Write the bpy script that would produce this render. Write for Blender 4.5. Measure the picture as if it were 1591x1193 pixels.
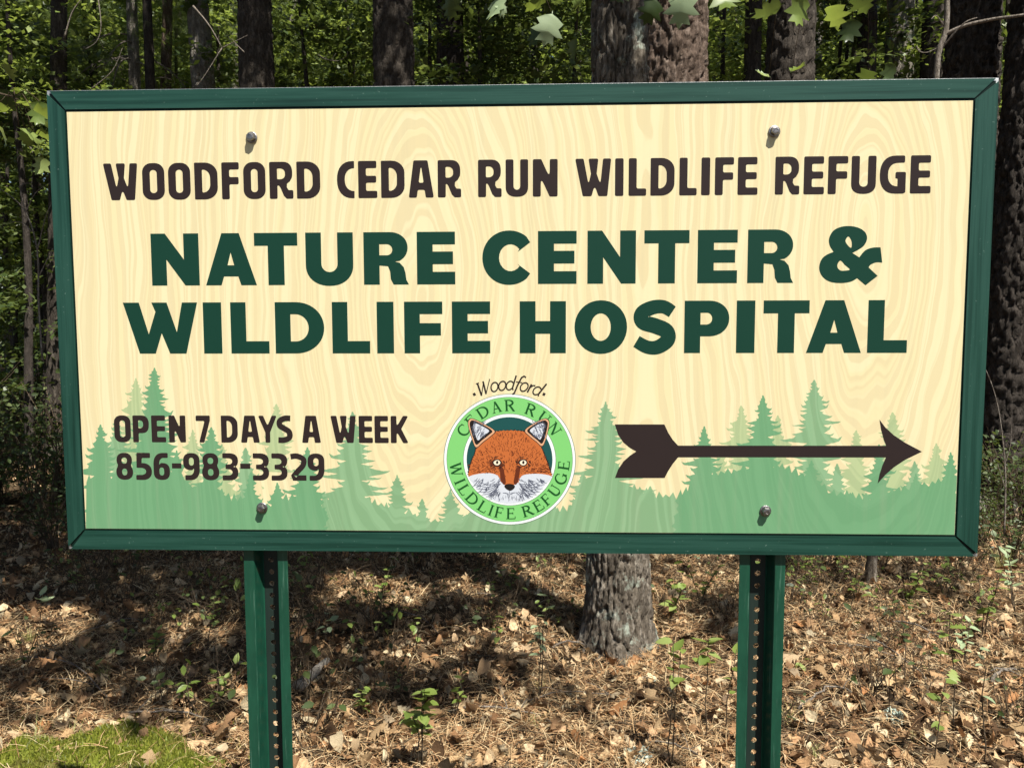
import bpy, math, random
import numpy as np
from mathutils import Vector, Matrix

scene = bpy.context.scene
for o in list(bpy.data.objects):
    bpy.data.objects.remove(o, do_unlink=True)
COL = scene.collection
R = math.radians

# ------------------------------------------------------------------ camera
SIGN_Z = 1.5                      # height of the sign's centre above the ground
FPX = 1200.0                      # focal length in pixels of a 1591 px wide picture
CAM = Vector((0.054, -1.526, SIGN_Z + 0.001))
YAW, PITCH, ROLL = R(2.09), R(-4.46), R(0.14)
RM = (Matrix.Rotation(YAW, 3, 'Z') @ Matrix.Rotation(PITCH, 3, 'X') @ Matrix.Rotation(ROLL, 3, 'Y'))
cam = bpy.data.cameras.new('camera')
cam.sensor_width = 36.0
cam.sensor_fit = 'HORIZONTAL'
cam.lens = FPX / 1591.0 * 36.0
cam.clip_start = 0.05
cam.clip_end = 500.0
cam_o = bpy.data.objects.new('camera', cam)
COL.objects.link(cam_o)
cr = RM @ Matrix(((1, 0, 0), (0, 0, -1), (0, 1, 0)))
cam_o.matrix_world = Matrix.Translation(CAM) @ cr.to_4x4()
scene.camera = cam_o

# ------------------------------------------------------------------ sky, sun, exposure
SUN = Vector((0.72, -1.0, 2.15)).normalized()       # towards the sun
world = bpy.data.worlds.new('World')
scene.world = world
world.use_nodes = True
wn = world.node_tree.nodes
sky = wn.new('ShaderNodeTexSky')
sky.sky_type = 'NISHITA'
sky.sun_disc = False
sky.sun_elevation = math.asin(SUN.z)
sky.sun_rotation = math.atan2(SUN.x, SUN.y)
world.node_tree.links.new(sky.outputs[0], wn['Background'].inputs[0])
wn['Background'].inputs[1].default_value = 0.05
sun = bpy.data.lights.new('sun', 'SUN')
sun.energy = 5.0
sun.angle = R(0.5)
sun.color = (1.0, 0.965, 0.89)
sun_o = bpy.data.objects.new('sun', sun)
COL.objects.link(sun_o)
sun_o.rotation_euler = (-SUN).to_track_quat('-Z', 'Y').to_euler()
vs = scene.view_settings
vs.view_transform = 'Standard'
vs.look = 'None'
vs.gamma = 1.0
vs.exposure = 1.05
scene.cycles.use_denoising = True
scene.cycles.max_bounces = 5
scene.cycles.diffuse_bounces = 3
scene.cycles.glossy_bounces = 2
scene.cycles.use_adaptive_sampling = True
scene.cycles.adaptive_threshold = 0.02
scene.cycles.transparent_max_bounces = 6

# ------------------------------------------------------------------ helpers
def rays(px, py):
    return RM @ Vector(((px - 795.5) / FPX, 1.0, -(py - 596.5) / FPX))

def at(px, py, y):
    """point on the vertical plane at depth y that the photo shows at (px, py)"""
    d = rays(px, py)
    return CAM + d * ((y - CAM.y) / d.y)

def ground_at(px, py):
    d = rays(px, py)
    p = CAM + d * (-CAM.z / d.z)
    return p

def gz(x, y):
    """gentle unevenness of the forest floor"""
    return (0.030 * np.sin(x * 1.3 + 0.7) * np.cos(y * 1.1) + 0.018 * np.sin(x * 3.1 + y * 2.3)
            + 0.012 * np.sin(x * 7.3 - y * 5.9 + 1.0) + 0.009 * np.sin(x * 17.0 + 3 * np.sin(y * 5)) * np.sin(y * 15.0 + 2 * np.sin(x * 6)) - 0.01)

def link(o, parent=None):
    COL.objects.link(o)
    if parent is not None:
        o.parent = parent
    return o

def np_mesh(name, verts, faces, mat=None, smooth=False):
    """faces: list of (n,k) int arrays (or one)"""
    me = bpy.data.meshes.new(name)
    verts = np.asarray(verts, dtype=np.float32).reshape(-1, 3)
    if not isinstance(faces, list):
        faces = [faces]
    faces = [np.asarray(f, dtype=np.int32) for f in faces if len(f)]
    me.vertices.add(len(verts))
    me.vertices.foreach_set('co', verts.ravel())
    loops = np.concatenate([f.ravel() for f in faces])
    tot = np.concatenate([np.full(len(f), f.shape[1], np.int32) for f in faces])
    start = np.concatenate(([0], np.cumsum(tot)[:-1])).astype(np.int32)
    me.loops.add(len(loops))
    me.loops.foreach_set('vertex_index', loops)
    me.polygons.add(len(tot))
    me.polygons.foreach_set('loop_start', start)
    me.polygons.foreach_set('loop_total', tot)
    if smooth:
        me.polygons.foreach_set('use_smooth', np.ones(len(tot), bool))
    me.update(calc_edges=True)
    if mat:
        me.materials.append(mat)
    return me

def mesh_obj(name, verts, faces, mat, parent=None, smooth=False):
    return link(bpy.data.objects.new(name, np_mesh(name, verts, faces, mat, smooth)), parent)

def obj(name, me, parent=None, loc=None, rot=None, scale=None):
    o = bpy.data.objects.new(name, me)
    if loc is not None: o.location = loc
    if rot is not None: o.rotation_euler = rot
    if scale is not None: o.scale = scale if hasattr(scale, '__len__') else (scale,) * 3
    return link(o, parent)

def tag(o, label, cat=None, group=None, kind=None):
    o['label'] = label
    if cat: o['category'] = cat
    if group: o['group'] = group
    if kind: o['kind'] = kind
    return o

def thing(name, label, cat, loc=(0, 0, 0), group=None, rotz=0.0):
    o = bpy.data.objects.new(name, None)
    o.empty_display_size = 0.1
    o.location = loc
    o.rotation_euler = (0, 0, rotz)
    link(o)
    return tag(o, label, cat, group)

class MB:
    """collects polygons of any size into one mesh"""
    def __init__(self):
        self.v = []; self.f = []
    def add(self, verts, faces):
        b = len(self.v)
        self.v.extend([tuple(p) for p in verts])
        self.f.extend([tuple(i + b for i in f) for f in faces])
    def box(self, x0, x1, y0, y1, z0, z1):
        self.add([(x0, y0, z0), (x1, y0, z0), (x1, y1, z0), (x0, y1, z0), (x0, y0, z1), (x1, y0, z1), (x1, y1, z1), (x0, y1, z1)],
                 [(0, 3, 2, 1), (4, 5, 6, 7), (0, 1, 5, 4), (1, 2, 6, 5), (2, 3, 7, 6), (3, 0, 4, 7)])
    def tube(self, pts, radii, n=6, cap=True):
        pts = [Vector(p) for p in pts]
        b = len(self.v)
        up = Vector((0.31, 0.2, 0.93))
        for i, p in enumerate(pts):
            d = (pts[min(i + 1, len(pts) - 1)] - pts[max(i - 1, 0)]).normalized()
            a = d.cross(up)
            if a.length < 0.05: a = d.cross(Vector((1, 0, 0)))
            a.normalize(); c = d.cross(a)
            r = radii[i] if hasattr(radii, '__len__') else radii
            for k in range(n):
                t = 2 * math.pi * k / n
                self.v.append(tuple(p + (a * math.cos(t) + c * math.sin(t)) * r))
        for i in range(len(pts) - 1):
            for k in range(n):
                k2 = (k + 1) % n
                self.f.append((b + i * n + k, b + i * n + k2, b + (i + 1) * n + k2, b + (i + 1) * n + k))
        if cap:
            self.f.append(tuple(b + k for k in range(n))[::-1])
            self.f.append(tuple(b + (len(pts) - 1) * n + k for k in range(n)))
    def mesh(self, name, mat, smooth=False):
        me = bpy.data.meshes.new(name)
        me.from_pydata(self.v, [], self.f)
        if smooth:
            me.polygons.foreach_set('use_smooth', [True] * len(me.polygons))
        me.update()
        if mat: me.materials.append(mat)
        return me
    def build(self, name, mat, parent=None, smooth=False, **k):
        return obj(name, self.mesh(name, mat, smooth), parent, **k)

# ------------------------------------------------------------------ materials
class NT:
    def __init__(self, name):
        self.m = bpy.data.materials.new(name); self.m.use_nodes = True
        self.t = self.m.node_tree; self.n = self.t.nodes
        self.b = self.n['Principled BSDF']; self.out = self.n['Material Output']
    def new(self, typ, **kw):
        nd = self.n.new('ShaderNode' + typ)
        for k, v in kw.items():
            if k[0] == '_': setattr(nd, k[1:], v)
            else: self.set(nd.inputs[int(k[1:]) if k[0] == 'i' and k[1:].isdigit() else k.replace('__', ' ')], v)
        return nd
    def set(self, sock, v):
        if isinstance(v, bpy.types.NodeSocket): self.t.links.new(v, sock)
        elif isinstance(v, bpy.types.Node): self.t.links.new(v.outputs[0], sock)
        else: sock.default_value = (tuple(v) + (1.0,) if hasattr(v, '__len__') and len(v) == 3 and sock.type == 'RGBA' else v)
    def math(self, op, a, b=None, c=None):
        nd = self.n.new('ShaderNodeMath'); nd.operation = op
        for i, v in enumerate((a, b, c)):
            if v is not None: self.set(nd.inputs[i], v)
        return nd.outputs[0]
    def ramp(self, fac, stops, interp='LINEAR'):
        nd = self.n.new('ShaderNodeValToRGB'); nd.color_ramp.interpolation = interp
        el = nd.color_ramp.elements
        while len(el) < len(stops): el.new(0.5)
        for e, (p, c) in zip(el, stops):
            e.position = p; e.color = tuple(c) + (1,) if len(c) == 3 else c
        self.set(nd.inputs[0], fac)
        return nd.outputs[0]
    def mix(self, fac, a, b, blend='MIX'):
        nd = self.n.new('ShaderNodeMix'); nd.data_type = 'RGBA'; nd.blend_type = blend
        self.set(nd.inputs[0], fac); self.set(nd.inputs[6], a); self.set(nd.inputs[7], b)
        return nd.outputs[2]
    def noise(self, vec, scale, detail=3, rough=0.55, dim='3D'):
        nd = self.n.new('ShaderNodeTexNoise'); nd.noise_dimensions = dim
        if vec is not None:
            self.set(nd.inputs['W' if dim == '1D' else 'Vector'], vec)
        nd.inputs['Scale'].default_value = scale; nd.inputs['Detail'].default_value = detail
        nd.inputs['Roughness'].default_value = rough
        return nd.outputs[0]
    def coord(self, which='Object', scale=None):
        c = self.n.new('ShaderNodeTexCoord').outputs[which]
        if scale:
            mp = self.n.new('ShaderNodeMapping'); mp.inputs['Scale'].default_value = scale
            self.t.links.new(c, mp.inputs[0]); c = mp.outputs[0]
        return c
    def finish(self, color=None, rough=None, spec=None, bump=None, bdist=0.01, bstr=0.5, metal=None):
        if color is not None: self.set(self.b.inputs['Base Color'], color)
        if rough is not None: self.set(self.b.inputs['Roughness'], rough)
        if spec is not None: self.set(self.b.inputs['Specular IOR Level'], spec)
        if metal is not None: self.set(self.b.inputs['Metallic'], metal)
        if bump is not None:
            bp = self.n.new('ShaderNodeBump'); bp.inputs['Strength'].default_value = bstr
            bp.inputs['Distance'].default_value = bdist
            self.set(bp.inputs['Height'], bump); self.t.links.new(bp.outputs[0], self.b.inputs['Normal'])
        return self.m

INK_ROUGH, INK_SPEC = 0.45, 0.18

def ink(name, color):
    t = NT(name)
    n = t.noise(t.coord(), 30.0, 3)
    c = t.mix(t.math('MULTIPLY', n, 0.18), color, [min(1, x * 1.25 + 0.004) for x in color])
    return t.finish(c, INK_ROUGH, INK_SPEC)

KNOTS = []        # filled once the sign's rectification is known

def grain_value(t):
    """printed wood grain: stripes running up the panel that close round a few knots"""
    co = t.coord()
    sp = t.new('SeparateXYZ'); t.set(sp.inputs[0], co)
    x, z = sp.outputs[0], sp.outputs[2]
    mp = t.n.new('ShaderNodeMapping'); mp.inputs['Scale'].default_value = (1, 1, 0.32)
    t.t.links.new(co, mp.inputs[0])
    w1 = t.math('MULTIPLY_ADD', t.noise(mp.outputs[0], 3.0, 2, 0.5), 0.11, -0.055)
    w2 = t.math('MULTIPLY_ADD', t.noise(mp.outputs[0], 14.0, 2, 0.5), 0.035, -0.0175)
    f = None
    for (kx, kz, asp, off) in KNOTS:
        dx = t.math('SUBTRACT', x, kx)
        dz = t.math('MULTIPLY', t.math('SUBTRACT', z, kz), asp)
        d = t.math('SQRT', t.math('ADD', t.math('MULTIPLY', dx, dx), t.math('MULTIPLY', dz, dz)))
        d = t.math('ADD', d, off)
        f = d if f is None else t.math('SMOOTH_MIN', f, d, 0.10)
    f = t.math('ADD', f, t.math('ADD', w1, w2))
    s1 = t.noise(f, 84.0, 1.5, 0.7, '1D')
    s2 = t.noise(t.math('ADD', f, 7.3), 36.0, 1.0, 0.5, '1D')
    return s1, s2

def grain_ink(name, c_light, c_mid, c_dark, soft=0.03):
    t = NT(name)
    s1, s2 = grain_value(t)
    a = t.ramp(s1, [(0.50 - soft, (0, 0, 0)), (0.50 + soft, (1, 1, 1))])
    b = t.ramp(s2, [(0.52 - soft, (0, 0, 0)), (0.52 + soft, (1, 1, 1))])
    c = t.mix(b, c_light, c_mid)
    c = t.mix(t.math('MULTIPLY', a, 0.75), c, c_dark)
    n = t.noise(t.coord(), 9.0, 4)
    c = t.mix(t.math('MULTIPLY', n, 0.07), c, (0.42, 0.38, 0.28))
    n2 = t.noise(t.coord('Object', (45, 1, 1.6)), 1.0, 4, 0.6)
    c = t.mix(t.ramp(n2, [(0.52, (0, 0, 0)), (0.8, (0.16, 0.16, 0.16))]), c, (0.36, 0.33, 0.24))
    return t.finish(c, INK_ROUGH, INK_SPEC)

def leaf_mat(name, dark, mid, light, trans=0.45, rough=0.5, yellow=None, patch=None):
    t = NT(name)
    g = t.n.new('ShaderNodeNewGeometry'); oi = t.n.new('ShaderNodeObjectInfo')
    r = t.math('FRACT', t.math('ADD', g.outputs['Random Per Island'], oi.outputs['Random']))
    stops = [(0.0, dark), (0.5, mid), (1.0, light)]
    if yellow: stops = [(0.0, dark), (0.45, mid), (0.9, light), (1.0, yellow)]
    c = t.ramp(r, stops)
    n = t.noise(t.coord(), 24.0, 2)
    c = t.mix(t.math('MULTIPLY', n, 0.5), c, [x * 0.6 for x in mid])
    if patch:
        c = t.mix(t.ramp(t.noise(t.coord(), 9.0, 5, 0.7), [(0.50, (0, 0, 0)), (0.62, (0.85, 0.85, 0.85))]), c, patch)
    t.finish(c, rough, 0.4)
    tr = t.n.new('ShaderNodeBsdfTranslucent'); 
    c2 = t.mix(0.5, c, [min(1, light[0] * 1.3), min(1, light[1] * 1.3), light[2] * 0.5])
    t.set(tr.inputs[0], c2)
    mx = t.n.new('ShaderNodeMixShader'); mx.inputs[0].default_value = trans
    t.t.links.new(t.b.outputs[0], mx.inputs[1]); t.t.links.new(tr.outputs[0], mx.inputs[2])
    t.t.links.new(mx.outputs[0], t.out.inputs[0])
    return t.m

def bark_mat(name, cols, lichen=None, lich_amt=0.0, scale=1.0):
    cols = [[c * 0.8 for c in cols[0]], cols[1], [c * 1.2 for c in cols[2]]]
    t = NT(name)
    co = t.coord('Object', (1, 1, 0.22))
    n1 = t.noise(co, 26.0 * scale, 6, 0.65)
    n2 = t.noise(t.coord('Object', (1, 1, 0.5)), 5.0 * scale, 3)
    c = t.ramp(n1, [(0.28, cols[0]), (0.5, cols[1]), (0.72, cols[2])])
    n5 = t.noise(t.coord('Object', (1, 1, 0.4)), 75.0 * scale, 4, 0.7)
    c = t.mix(t.ramp(n5, [(0.40, (0.75, 0.75, 0.75)), (0.52, (0, 0, 0))]), c, cols[0])
    c = t.mix(t.math('MULTIPLY', n2, 0.4), c, cols[1])
    if lichen:
        n3 = t.noise(t.coord(), 9.0, 5, 0.7)
        f = t.ramp(n3, [(0.56, (0, 0, 0)), (0.66, (1, 1, 1))])
        c = t.mix(t.math('MULTIPLY', f, lich_amt), c, lichen)
    n4 = t.noise(t.coord('Object', (1, 1, 0.35)), 90.0, 5, 0.7)
    return t.finish(c, 0.9, 0.15, t.math('ADD', n1, t.math('MULTIPLY', n4, 0.6)), 0.02, 1.0)

def dry_leaf_mat(name, stops, trans=0.18):
    t = NT(name)
    g = t.n.new('ShaderNodeNewGeometry'); oi = t.n.new('ShaderNodeObjectInfo')
    r = t.math('FRACT', t.math('ADD', g.outputs['Random Per Island'], oi.outputs['Random']))
    c = t.ramp(r, stops)
    n = t.noise(t.coord(), 45.0, 4, 0.6)
    c = t.mix(t.ramp(n, [(0.42, (0, 0, 0)), (0.72, (0.75, 0.75, 0.75))]), c, (0.16, 0.095, 0.05))
    t.finish(c, 0.75, 0.2, n, 0.02, 0.7)
    tr = t.n.new('ShaderNodeBsdfTranslucent'); t.set(tr.inputs[0], c)
    mx = t.n.new('ShaderNodeMixShader'); mx.inputs[0].default_value = trans
    t.t.links.new(t.b.outputs[0], mx.inputs[1]); t.t.links.new(tr.outputs[0], mx.inputs[2])
    t.t.links.new(mx.outputs[0], t.out.inputs[0])
    return t.m

M = {}
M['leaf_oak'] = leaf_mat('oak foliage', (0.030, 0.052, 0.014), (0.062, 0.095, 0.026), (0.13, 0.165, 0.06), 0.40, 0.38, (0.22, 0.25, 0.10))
M['leaf_bright'] = leaf_mat('sunlit young leaves', (0.11, 0.165, 0.035), (0.20, 0.27, 0.06), (0.32, 0.38, 0.13), 0.38, 0.4)  # young green, also raised to stand in for sunlit foliage
M['leaf_pale'] = leaf_mat('pale sunlit leaves', (0.27, 0.35, 0.19), (0.35, 0.44, 0.25), (0.42, 0.50, 0.30), 0.35)  # pale tone lifted so these leaves read as sunlit
M['leaf_shrub'] = leaf_mat('huckleberry leaves', (0.035, 0.055, 0.015), (0.06, 0.09, 0.025), (0.12, 0.15, 0.05), 0.35)
M['needle'] = leaf_mat('pine needles', (0.05, 0.085, 0.018), (0.085, 0.13, 0.028), (0.15, 0.18, 0.05), 0.25)
M['moss'] = leaf_mat('moss', (0.055, 0.075, 0.010), (0.155, 0.185, 0.018), (0.34, 0.33, 0.06), 0.25, patch=(0.13, 0.115, 0.03))
M['grass'] = leaf_mat('dry grass', (0.22, 0.22, 0.07), (0.32, 0.32, 0.11), (0.42, 0.37, 0.17), 0.3)
LITTER = [(0.0, (0.050, 0.028, 0.014)), (0.10, (0.14, 0.075, 0.035)), (0.28, (0.32, 0.18, 0.085)), (0.50, (0.52, 0.35, 0.18)), (0.64, (0.68, 0.51, 0.31)),
          (0.76, (0.42, 0.19, 0.07)), (0.86, (0.72, 0.60, 0.38)), (1.0, (0.16, 0.11, 0.07))]
M['dry_leaf'] = dry_leaf_mat('fallen oak leaves', LITTER)
M['straw'] = dry_leaf_mat('fallen pine needles', [(0.0, (0.14, 0.07, 0.03)), (0.30, (0.35, 0.19, 0.085)), (0.65, (0.58, 0.39, 0.20)), (1.0, (0.74, 0.59, 0.35))], 0.1)
M['bark_oak'] = bark_mat('grey oak bark', ((0.045, 0.036, 0.027), (0.145, 0.120, 0.092), (0.36, 0.32, 0.265)), (0.36, 0.40, 0.33), 0.8)
M['bark_pine'] = bark_mat('pine bark', ((0.022, 0.018, 0.014), (0.060, 0.049, 0.039), (0.15, 0.125, 0.10)))
M['bark_red'] = bark_mat('reddish pine bark', ((0.040, 0.026, 0.018), (0.125, 0.088, 0.066), (0.30, 0.235, 0.19)))
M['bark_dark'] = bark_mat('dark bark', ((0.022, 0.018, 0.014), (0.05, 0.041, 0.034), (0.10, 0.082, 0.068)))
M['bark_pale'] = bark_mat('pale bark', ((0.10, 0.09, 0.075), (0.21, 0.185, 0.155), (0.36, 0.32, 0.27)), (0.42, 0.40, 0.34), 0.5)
M['twig'] = bark_mat('grey dead twigs', ((0.10, 0.08, 0.06), (0.22, 0.185, 0.15), (0.38, 0.34, 0.29)), scale=3)
M['stem'] = bark_mat('thin brown stems', ((0.05, 0.035, 0.022), (0.11, 0.08, 0.05), (0.2, 0.15, 0.10)), scale=3)

def soil_mat():
    t = NT('forest soil')
    co = t.coord()
    n1 = t.noise(co, 2.2, 6, 0.65); n2 = t.noise(co, 38.0, 5, 0.7)
    c = t.ramp(n2, [(0.3, (0.022, 0.014, 0.009)), (0.5, (0.060, 0.037, 0.022)), (0.66, (0.15, 0.10, 0.056))])
    c = t.mix(t.ramp(n1, [(0.42, (0, 0, 0)), (0.65, (0.6, 0.6, 0.6))]), c, (0.10, 0.075, 0.04))
    return t.finish(c, 0.95, 0.1, n2, 0.03, 0.9)
M['soil'] = soil_mat()

def paint_green(name, axis):
    """stained green board with grain running along the axis"""
    t = NT(name)
    sc = [38.0, 38.0, 38.0]; sc[axis] = 0.9
    co = t.coord('Object', tuple(sc))
    n = t.noise(co, 3.2, 4, 0.6)
    c = t.ramp(n, [(0.30, (0.0034, 0.0253, 0.0169)), (0.47, (0.0084, 0.0439, 0.0304)), (0.60, (0.0152, 0.0592, 0.0423)), (0.75, (0.0068, 0.0372, 0.0262))])
    sp = t.noise(t.coord(), 170.0, 2, 0.6)
    c = t.mix(t.ramp(sp, [(0.70, (0, 0, 0)), (0.76, (0.45, 0.45, 0.45))]), c, (0.16, 0.24, 0.20))
    return t.finish(c, 0.40, 0.35)
M['frame_h'] = paint_green('green frame grain along', 0)
M['frame_v'] = paint_green('green frame grain upright', 2)

def post_mat():
    t = NT('worn green post paint')
    co = t.coord('Object', (140, 140, 5))
    n = t.noise(co, 1.0, 5, 0.7); n2 = t.noise(t.coord('Object', (60, 60, 14)), 1.0, 4, 0.7)
    c = t.mix(t.ramp(n2, [(0.35, (0, 0, 0)), (0.7, (1, 1, 1))]), (0.0059, 0.0439, 0.0253), (0.0101, 0.0659, 0.0372))
    c = t.mix(t.ramp(n, [(0.60, (0, 0, 0)), (0.70, (0.5070, 0.5070, 0.5070))]), c, (0.1690, 0.2873, 0.2197))
    return t.finish(c, 0.34, 0.5, n, 0.001, 0.3)
M['post'] = post_mat()

def web_mat():  # web coloured near black, much darker than the green walls
    t = NT('near-black web of the post')
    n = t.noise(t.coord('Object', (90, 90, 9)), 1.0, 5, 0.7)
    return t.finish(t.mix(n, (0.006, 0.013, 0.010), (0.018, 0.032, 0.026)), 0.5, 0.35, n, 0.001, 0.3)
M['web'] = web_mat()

def metal_mat(name, col, rough):
    t = NT(name)
    n = t.noise(t.coord(), 240.0, 4, 0.7)
    c = t.mix(n, [x * 0.6 for x in col], col)
    return t.finish(c, t.math('MULTIPLY_ADD', n, 0.3, rough - 0.12), 0.5, n, 0.0012, 0.6, metal=1.0)
M['bolt'] = metal_mat('zinc bolt', (0.34, 0.32, 0.31), 0.34)
M['alu'] = metal_mat('aluminium sheet', (0.72, 0.72, 0.70), 0.5)
M['groove'] = ink('dark green shadow line', (0.0022, 0.012, 0.008))
M['brown'] = ink('dark brown ink', (0.0220, 0.0144, 0.0135))
M['green'] = ink('dark green ink', (0.0051, 0.0355, 0.0220))
M['halo'] = ink('pale cream ink', (0.6929, 0.5999, 0.3802))
M['badge_green'] = ink('light green ink', (0.1690, 0.4647, 0.1352))
M['badge_white'] = ink('white ink', (0.6760, 0.7098, 0.6760))
M['badge_dark'] = ink('teal ink', (0.0101, 0.0634, 0.0592))
M['badge_text'] = ink('forest green ink', (0.0068, 0.0634, 0.0127))
M['outline'] = ink('grey outline ink', (0.0845, 0.1183, 0.0929))
M['orange'] = ink('orange ink', (0.4225, 0.1141, 0.0296))
M['rust'] = ink('rust ink', (0.1014, 0.0220, 0.0084))
M['black'] = ink('black ink', (0.0135, 0.0101, 0.0093))
M['furwhite'] = ink('bluish white ink', (0.5070, 0.5323, 0.5746))
M['furgrey'] = ink('grey blue ink', (0.0845, 0.0929, 0.1268))
M['tan'] = ink('tan ink', (0.5577, 0.3042, 0.1690))
M['eye'] = ink('pale eye ink', (0.7182, 0.6253, 0.4647))

# ------------------------------------------------------------------ the sign
SW, SH = 1.83, 0.916
def homography(src, dst):
    A = []
    for (x, y), (u, v) in zip(src, dst):
        A.append([x, y, 1, 0, 0, 0, -u * x, -u * y, -u]); A.append([0, 0, 0, x, y, 1, -v * x, -v * y, -v])
    return np.linalg.svd(np.array(A, float))[2][-1].reshape(3, 3)
# the sign face measured in the photograph and rectified to metres on the flat panel
HOM = homography([(75.2, 143.3), (1552, 122.3), (1516.5, 863.3), (107.3, 852.7)],
                 [(-SW / 2, SH / 2), (SW / 2, SH / 2), (SW / 2, -SH / 2), (-SW / 2, -SH / 2)])
def S(px, py):
    a = HOM @ np.array([px, py, 1.0])
    return (a[0] / a[2], a[1] / a[2])

KNOTS = [(*S(655, 470), 0.32, 0.0), (*S(1345, 350), 0.30, 0.02)]
M['cream'] = grain_ink('cream wood print', (0.665, 0.598, 0.362), (0.655, 0.572, 0.328), (0.598, 0.498, 0.286))
M['tree_mid'] = grain_ink('mid green wood print', (0.2070, 0.3549, 0.1901), (0.1817, 0.3253, 0.1690), (0.1605, 0.2915, 0.1479))
M['tree_dark'] = grain_ink('green wood print', (0.1268, 0.2915, 0.1436), (0.1200, 0.2831, 0.1377), (0.1099, 0.2662, 0.1284))
M['tree_light'] = grain_ink('pale green wood print', (0.3718, 0.4436, 0.2282), (0.3464, 0.4225, 0.2155), (0.3042, 0.3802, 0.1943))

sign = thing('information_sign', 'green-framed cream sign with brown and green lettering, fox emblem and arrow on two posts', 'sign', (0, 0, SIGN_Z))
# aluminium backing sheet, its cut edge showing as a thin bright line
m = MB(); m.box(-SW / 2 - 0.0012, SW / 2 + 0.0012, 0.0, 0.005, -SH / 2 - 0.0006, SH / 2 + 0.0016)
m.build('backing_sheet', M['alu'], sign)
IN = [S(105.7, 175.5), S(1512.1, 156.5), S(1481.9, 830.9), S(133.7, 820.8)]
IX0 = (IN[0][0] + IN[3][0]) / 2; IX1 = (IN[1][0] + IN[2][0]) / 2
IZ1 = (IN[0][1] + IN[1][1]) / 2; IZ0 = (IN[2][1] + IN[3][1]) / 2
m = MB(); m.box(-SW / 2 + 0.004, SW / 2 - 0.004, -0.0010, -0.0002, -SH / 2 + 0.004, SH / 2 - 0.004)
m.build('shadow_line', M['groove'], sign)
m = MB(); m.box(IX0, IX1, -0.0018, -0.0011, IZ0, IZ1)
panel = m.build('panel', M['cream'], sign)

# four mitred frame boards
G = 0.0027
def frame_board(name, pts, mat):
    y0, y1 = -0.0032, -0.0001
    n = len(pts)
    v = [(p[0], y0, p[1]) for p in pts] + [(p[0], y1, p[1]) for p in pts]
    f = [list(range(n)), list(range(n, 2 * n))[::-1]] + [[i, i + n, (i + 1) % n + n, (i + 1) % n] for i in range(n)]
    mb = MB(); mb.add(v, f)
    o = mb.build(name, mat, sign)
    return o
X, Z = SW / 2, SH / 2
gi = 0.0046                                    # dark line between frame and panel
frame_board('frame_board', [(-X + 2 * G, Z), (X - 2 * G, Z), (IX1 + gi - G, IZ1 + gi), (IX0 - gi + G, IZ1 + gi)], M['frame_h'])
frame_board('frame_board', [(-X + 2 * G, -Z), (IX0 - gi + G, IZ0 - gi), (IX1 + gi - G, IZ0 - gi), (X - 2 * G, -Z)], M['frame_h'])
frame_board('frame_board', [(-X, -Z + 2 * G), (-X, Z - 2 * G), (IX0 - gi * 0.8, IZ1 + gi - G), (IX0 - gi * 0.8, IZ0 - gi + G)], M['frame_v'])
frame_board('frame_board', [(X, -Z + 2 * G), (IX1 + gi * 0.8, IZ0 - gi + G), (IX1 + gi * 0.8, IZ1 + gi - G), (X, Z - 2 * G)], M['frame_v'])

# ---- flat print: filled outlines on the panel, each layer a hair proud of the last
LAYER = [0.00181]
def next_layer(step=0.000004):
    LAYER[0] += step
    return -LAYER[0]

def fill_mesh(name, contours_list, mat, depth):
    """contours_list: groups of contours in sign coordinates (outer and holes) -> flat mesh"""
    cu = bpy.data.curves.new(name, 'CURVE'); cu.dimensions = '2D'; cu.fill_mode = 'BOTH'
    for cs in contours_list:
        for c in cs:
            sp = cu.splines.new('POLY'); sp.points.add(len(c) - 1)
            for p, q in zip(sp.points, c): p.co = (q[0], q[1], 0, 1)
            sp.use_cyclic_u = True
    tmp = bpy.data.objects.new(name, cu)
    me = bpy.data.meshes.new_from_object(tmp)
    bpy.data.objects.remove(tmp); bpy.data.curves.remove(cu)
    n = len(me.vertices)
    co = np.zeros(n * 3, np.float32); me.vertices.foreach_get('co', co); co = co.reshape(-1, 3)
    out = np.stack([co[:, 0], np.full(n, depth, np.float32), co[:, 1]], 1)
    me.vertices.foreach_set('co', out.ravel()); me.update()
    me.name = name; me.materials.clear(); me.materials.append(mat)
    return me

def print_shape(name, contours_list, mat, parent=None, label=None, depth=None):
    o = obj(name, fill_mesh(name, contours_list, mat, depth if depth is not None else next_layer()), parent or panel)
    if label: o['label'] = label
    return o

def arc(cx, cy, rx, ry, a0, a1, n=10, e=2.0):
    out = []
    for i in range(n + 1):
        a = R(a0 + (a1 - a0) * i / n); c, s = math.cos(a), math.sin(a)
        out.append((cx + rx * math.copysign(abs(c) ** (2 / e), c), cy + ry * math.copysign(abs(s) ** (2 / e), s)))
    return out

def rr(x0, y0, x1, y1, tl, tr, br, bl):
    """rounded rectangle, each corner (rx, ry)"""
    p = []
    p += arc(x1 - tr[0], y1 - tr[1], tr[0], tr[1], 0, 90, 7)
    p += arc(x0 + tl[0], y1 - tl[1], tl[0], tl[1], 90, 180, 7)
    p += arc(x0 + bl[0], y0 + bl[1], bl[0], bl[1], 180, 270, 7)
    p += arc(x1 - br[0], y0 + br[1], br[0], br[1], 270, 360, 7)
    return p

def rr4(x0, y0, x1, y1, rx, ry):
    return rr(x0, y0, x1, y1, (rx, ry), (rx, ry), (rx, ry), (rx, ry))

def area(c):
    return 0.5 * sum(c[i][0] * c[(i + 1) % len(c)][1] - c[(i + 1) % len(c)][0] * c[i][1] for i in range(len(c)))

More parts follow.
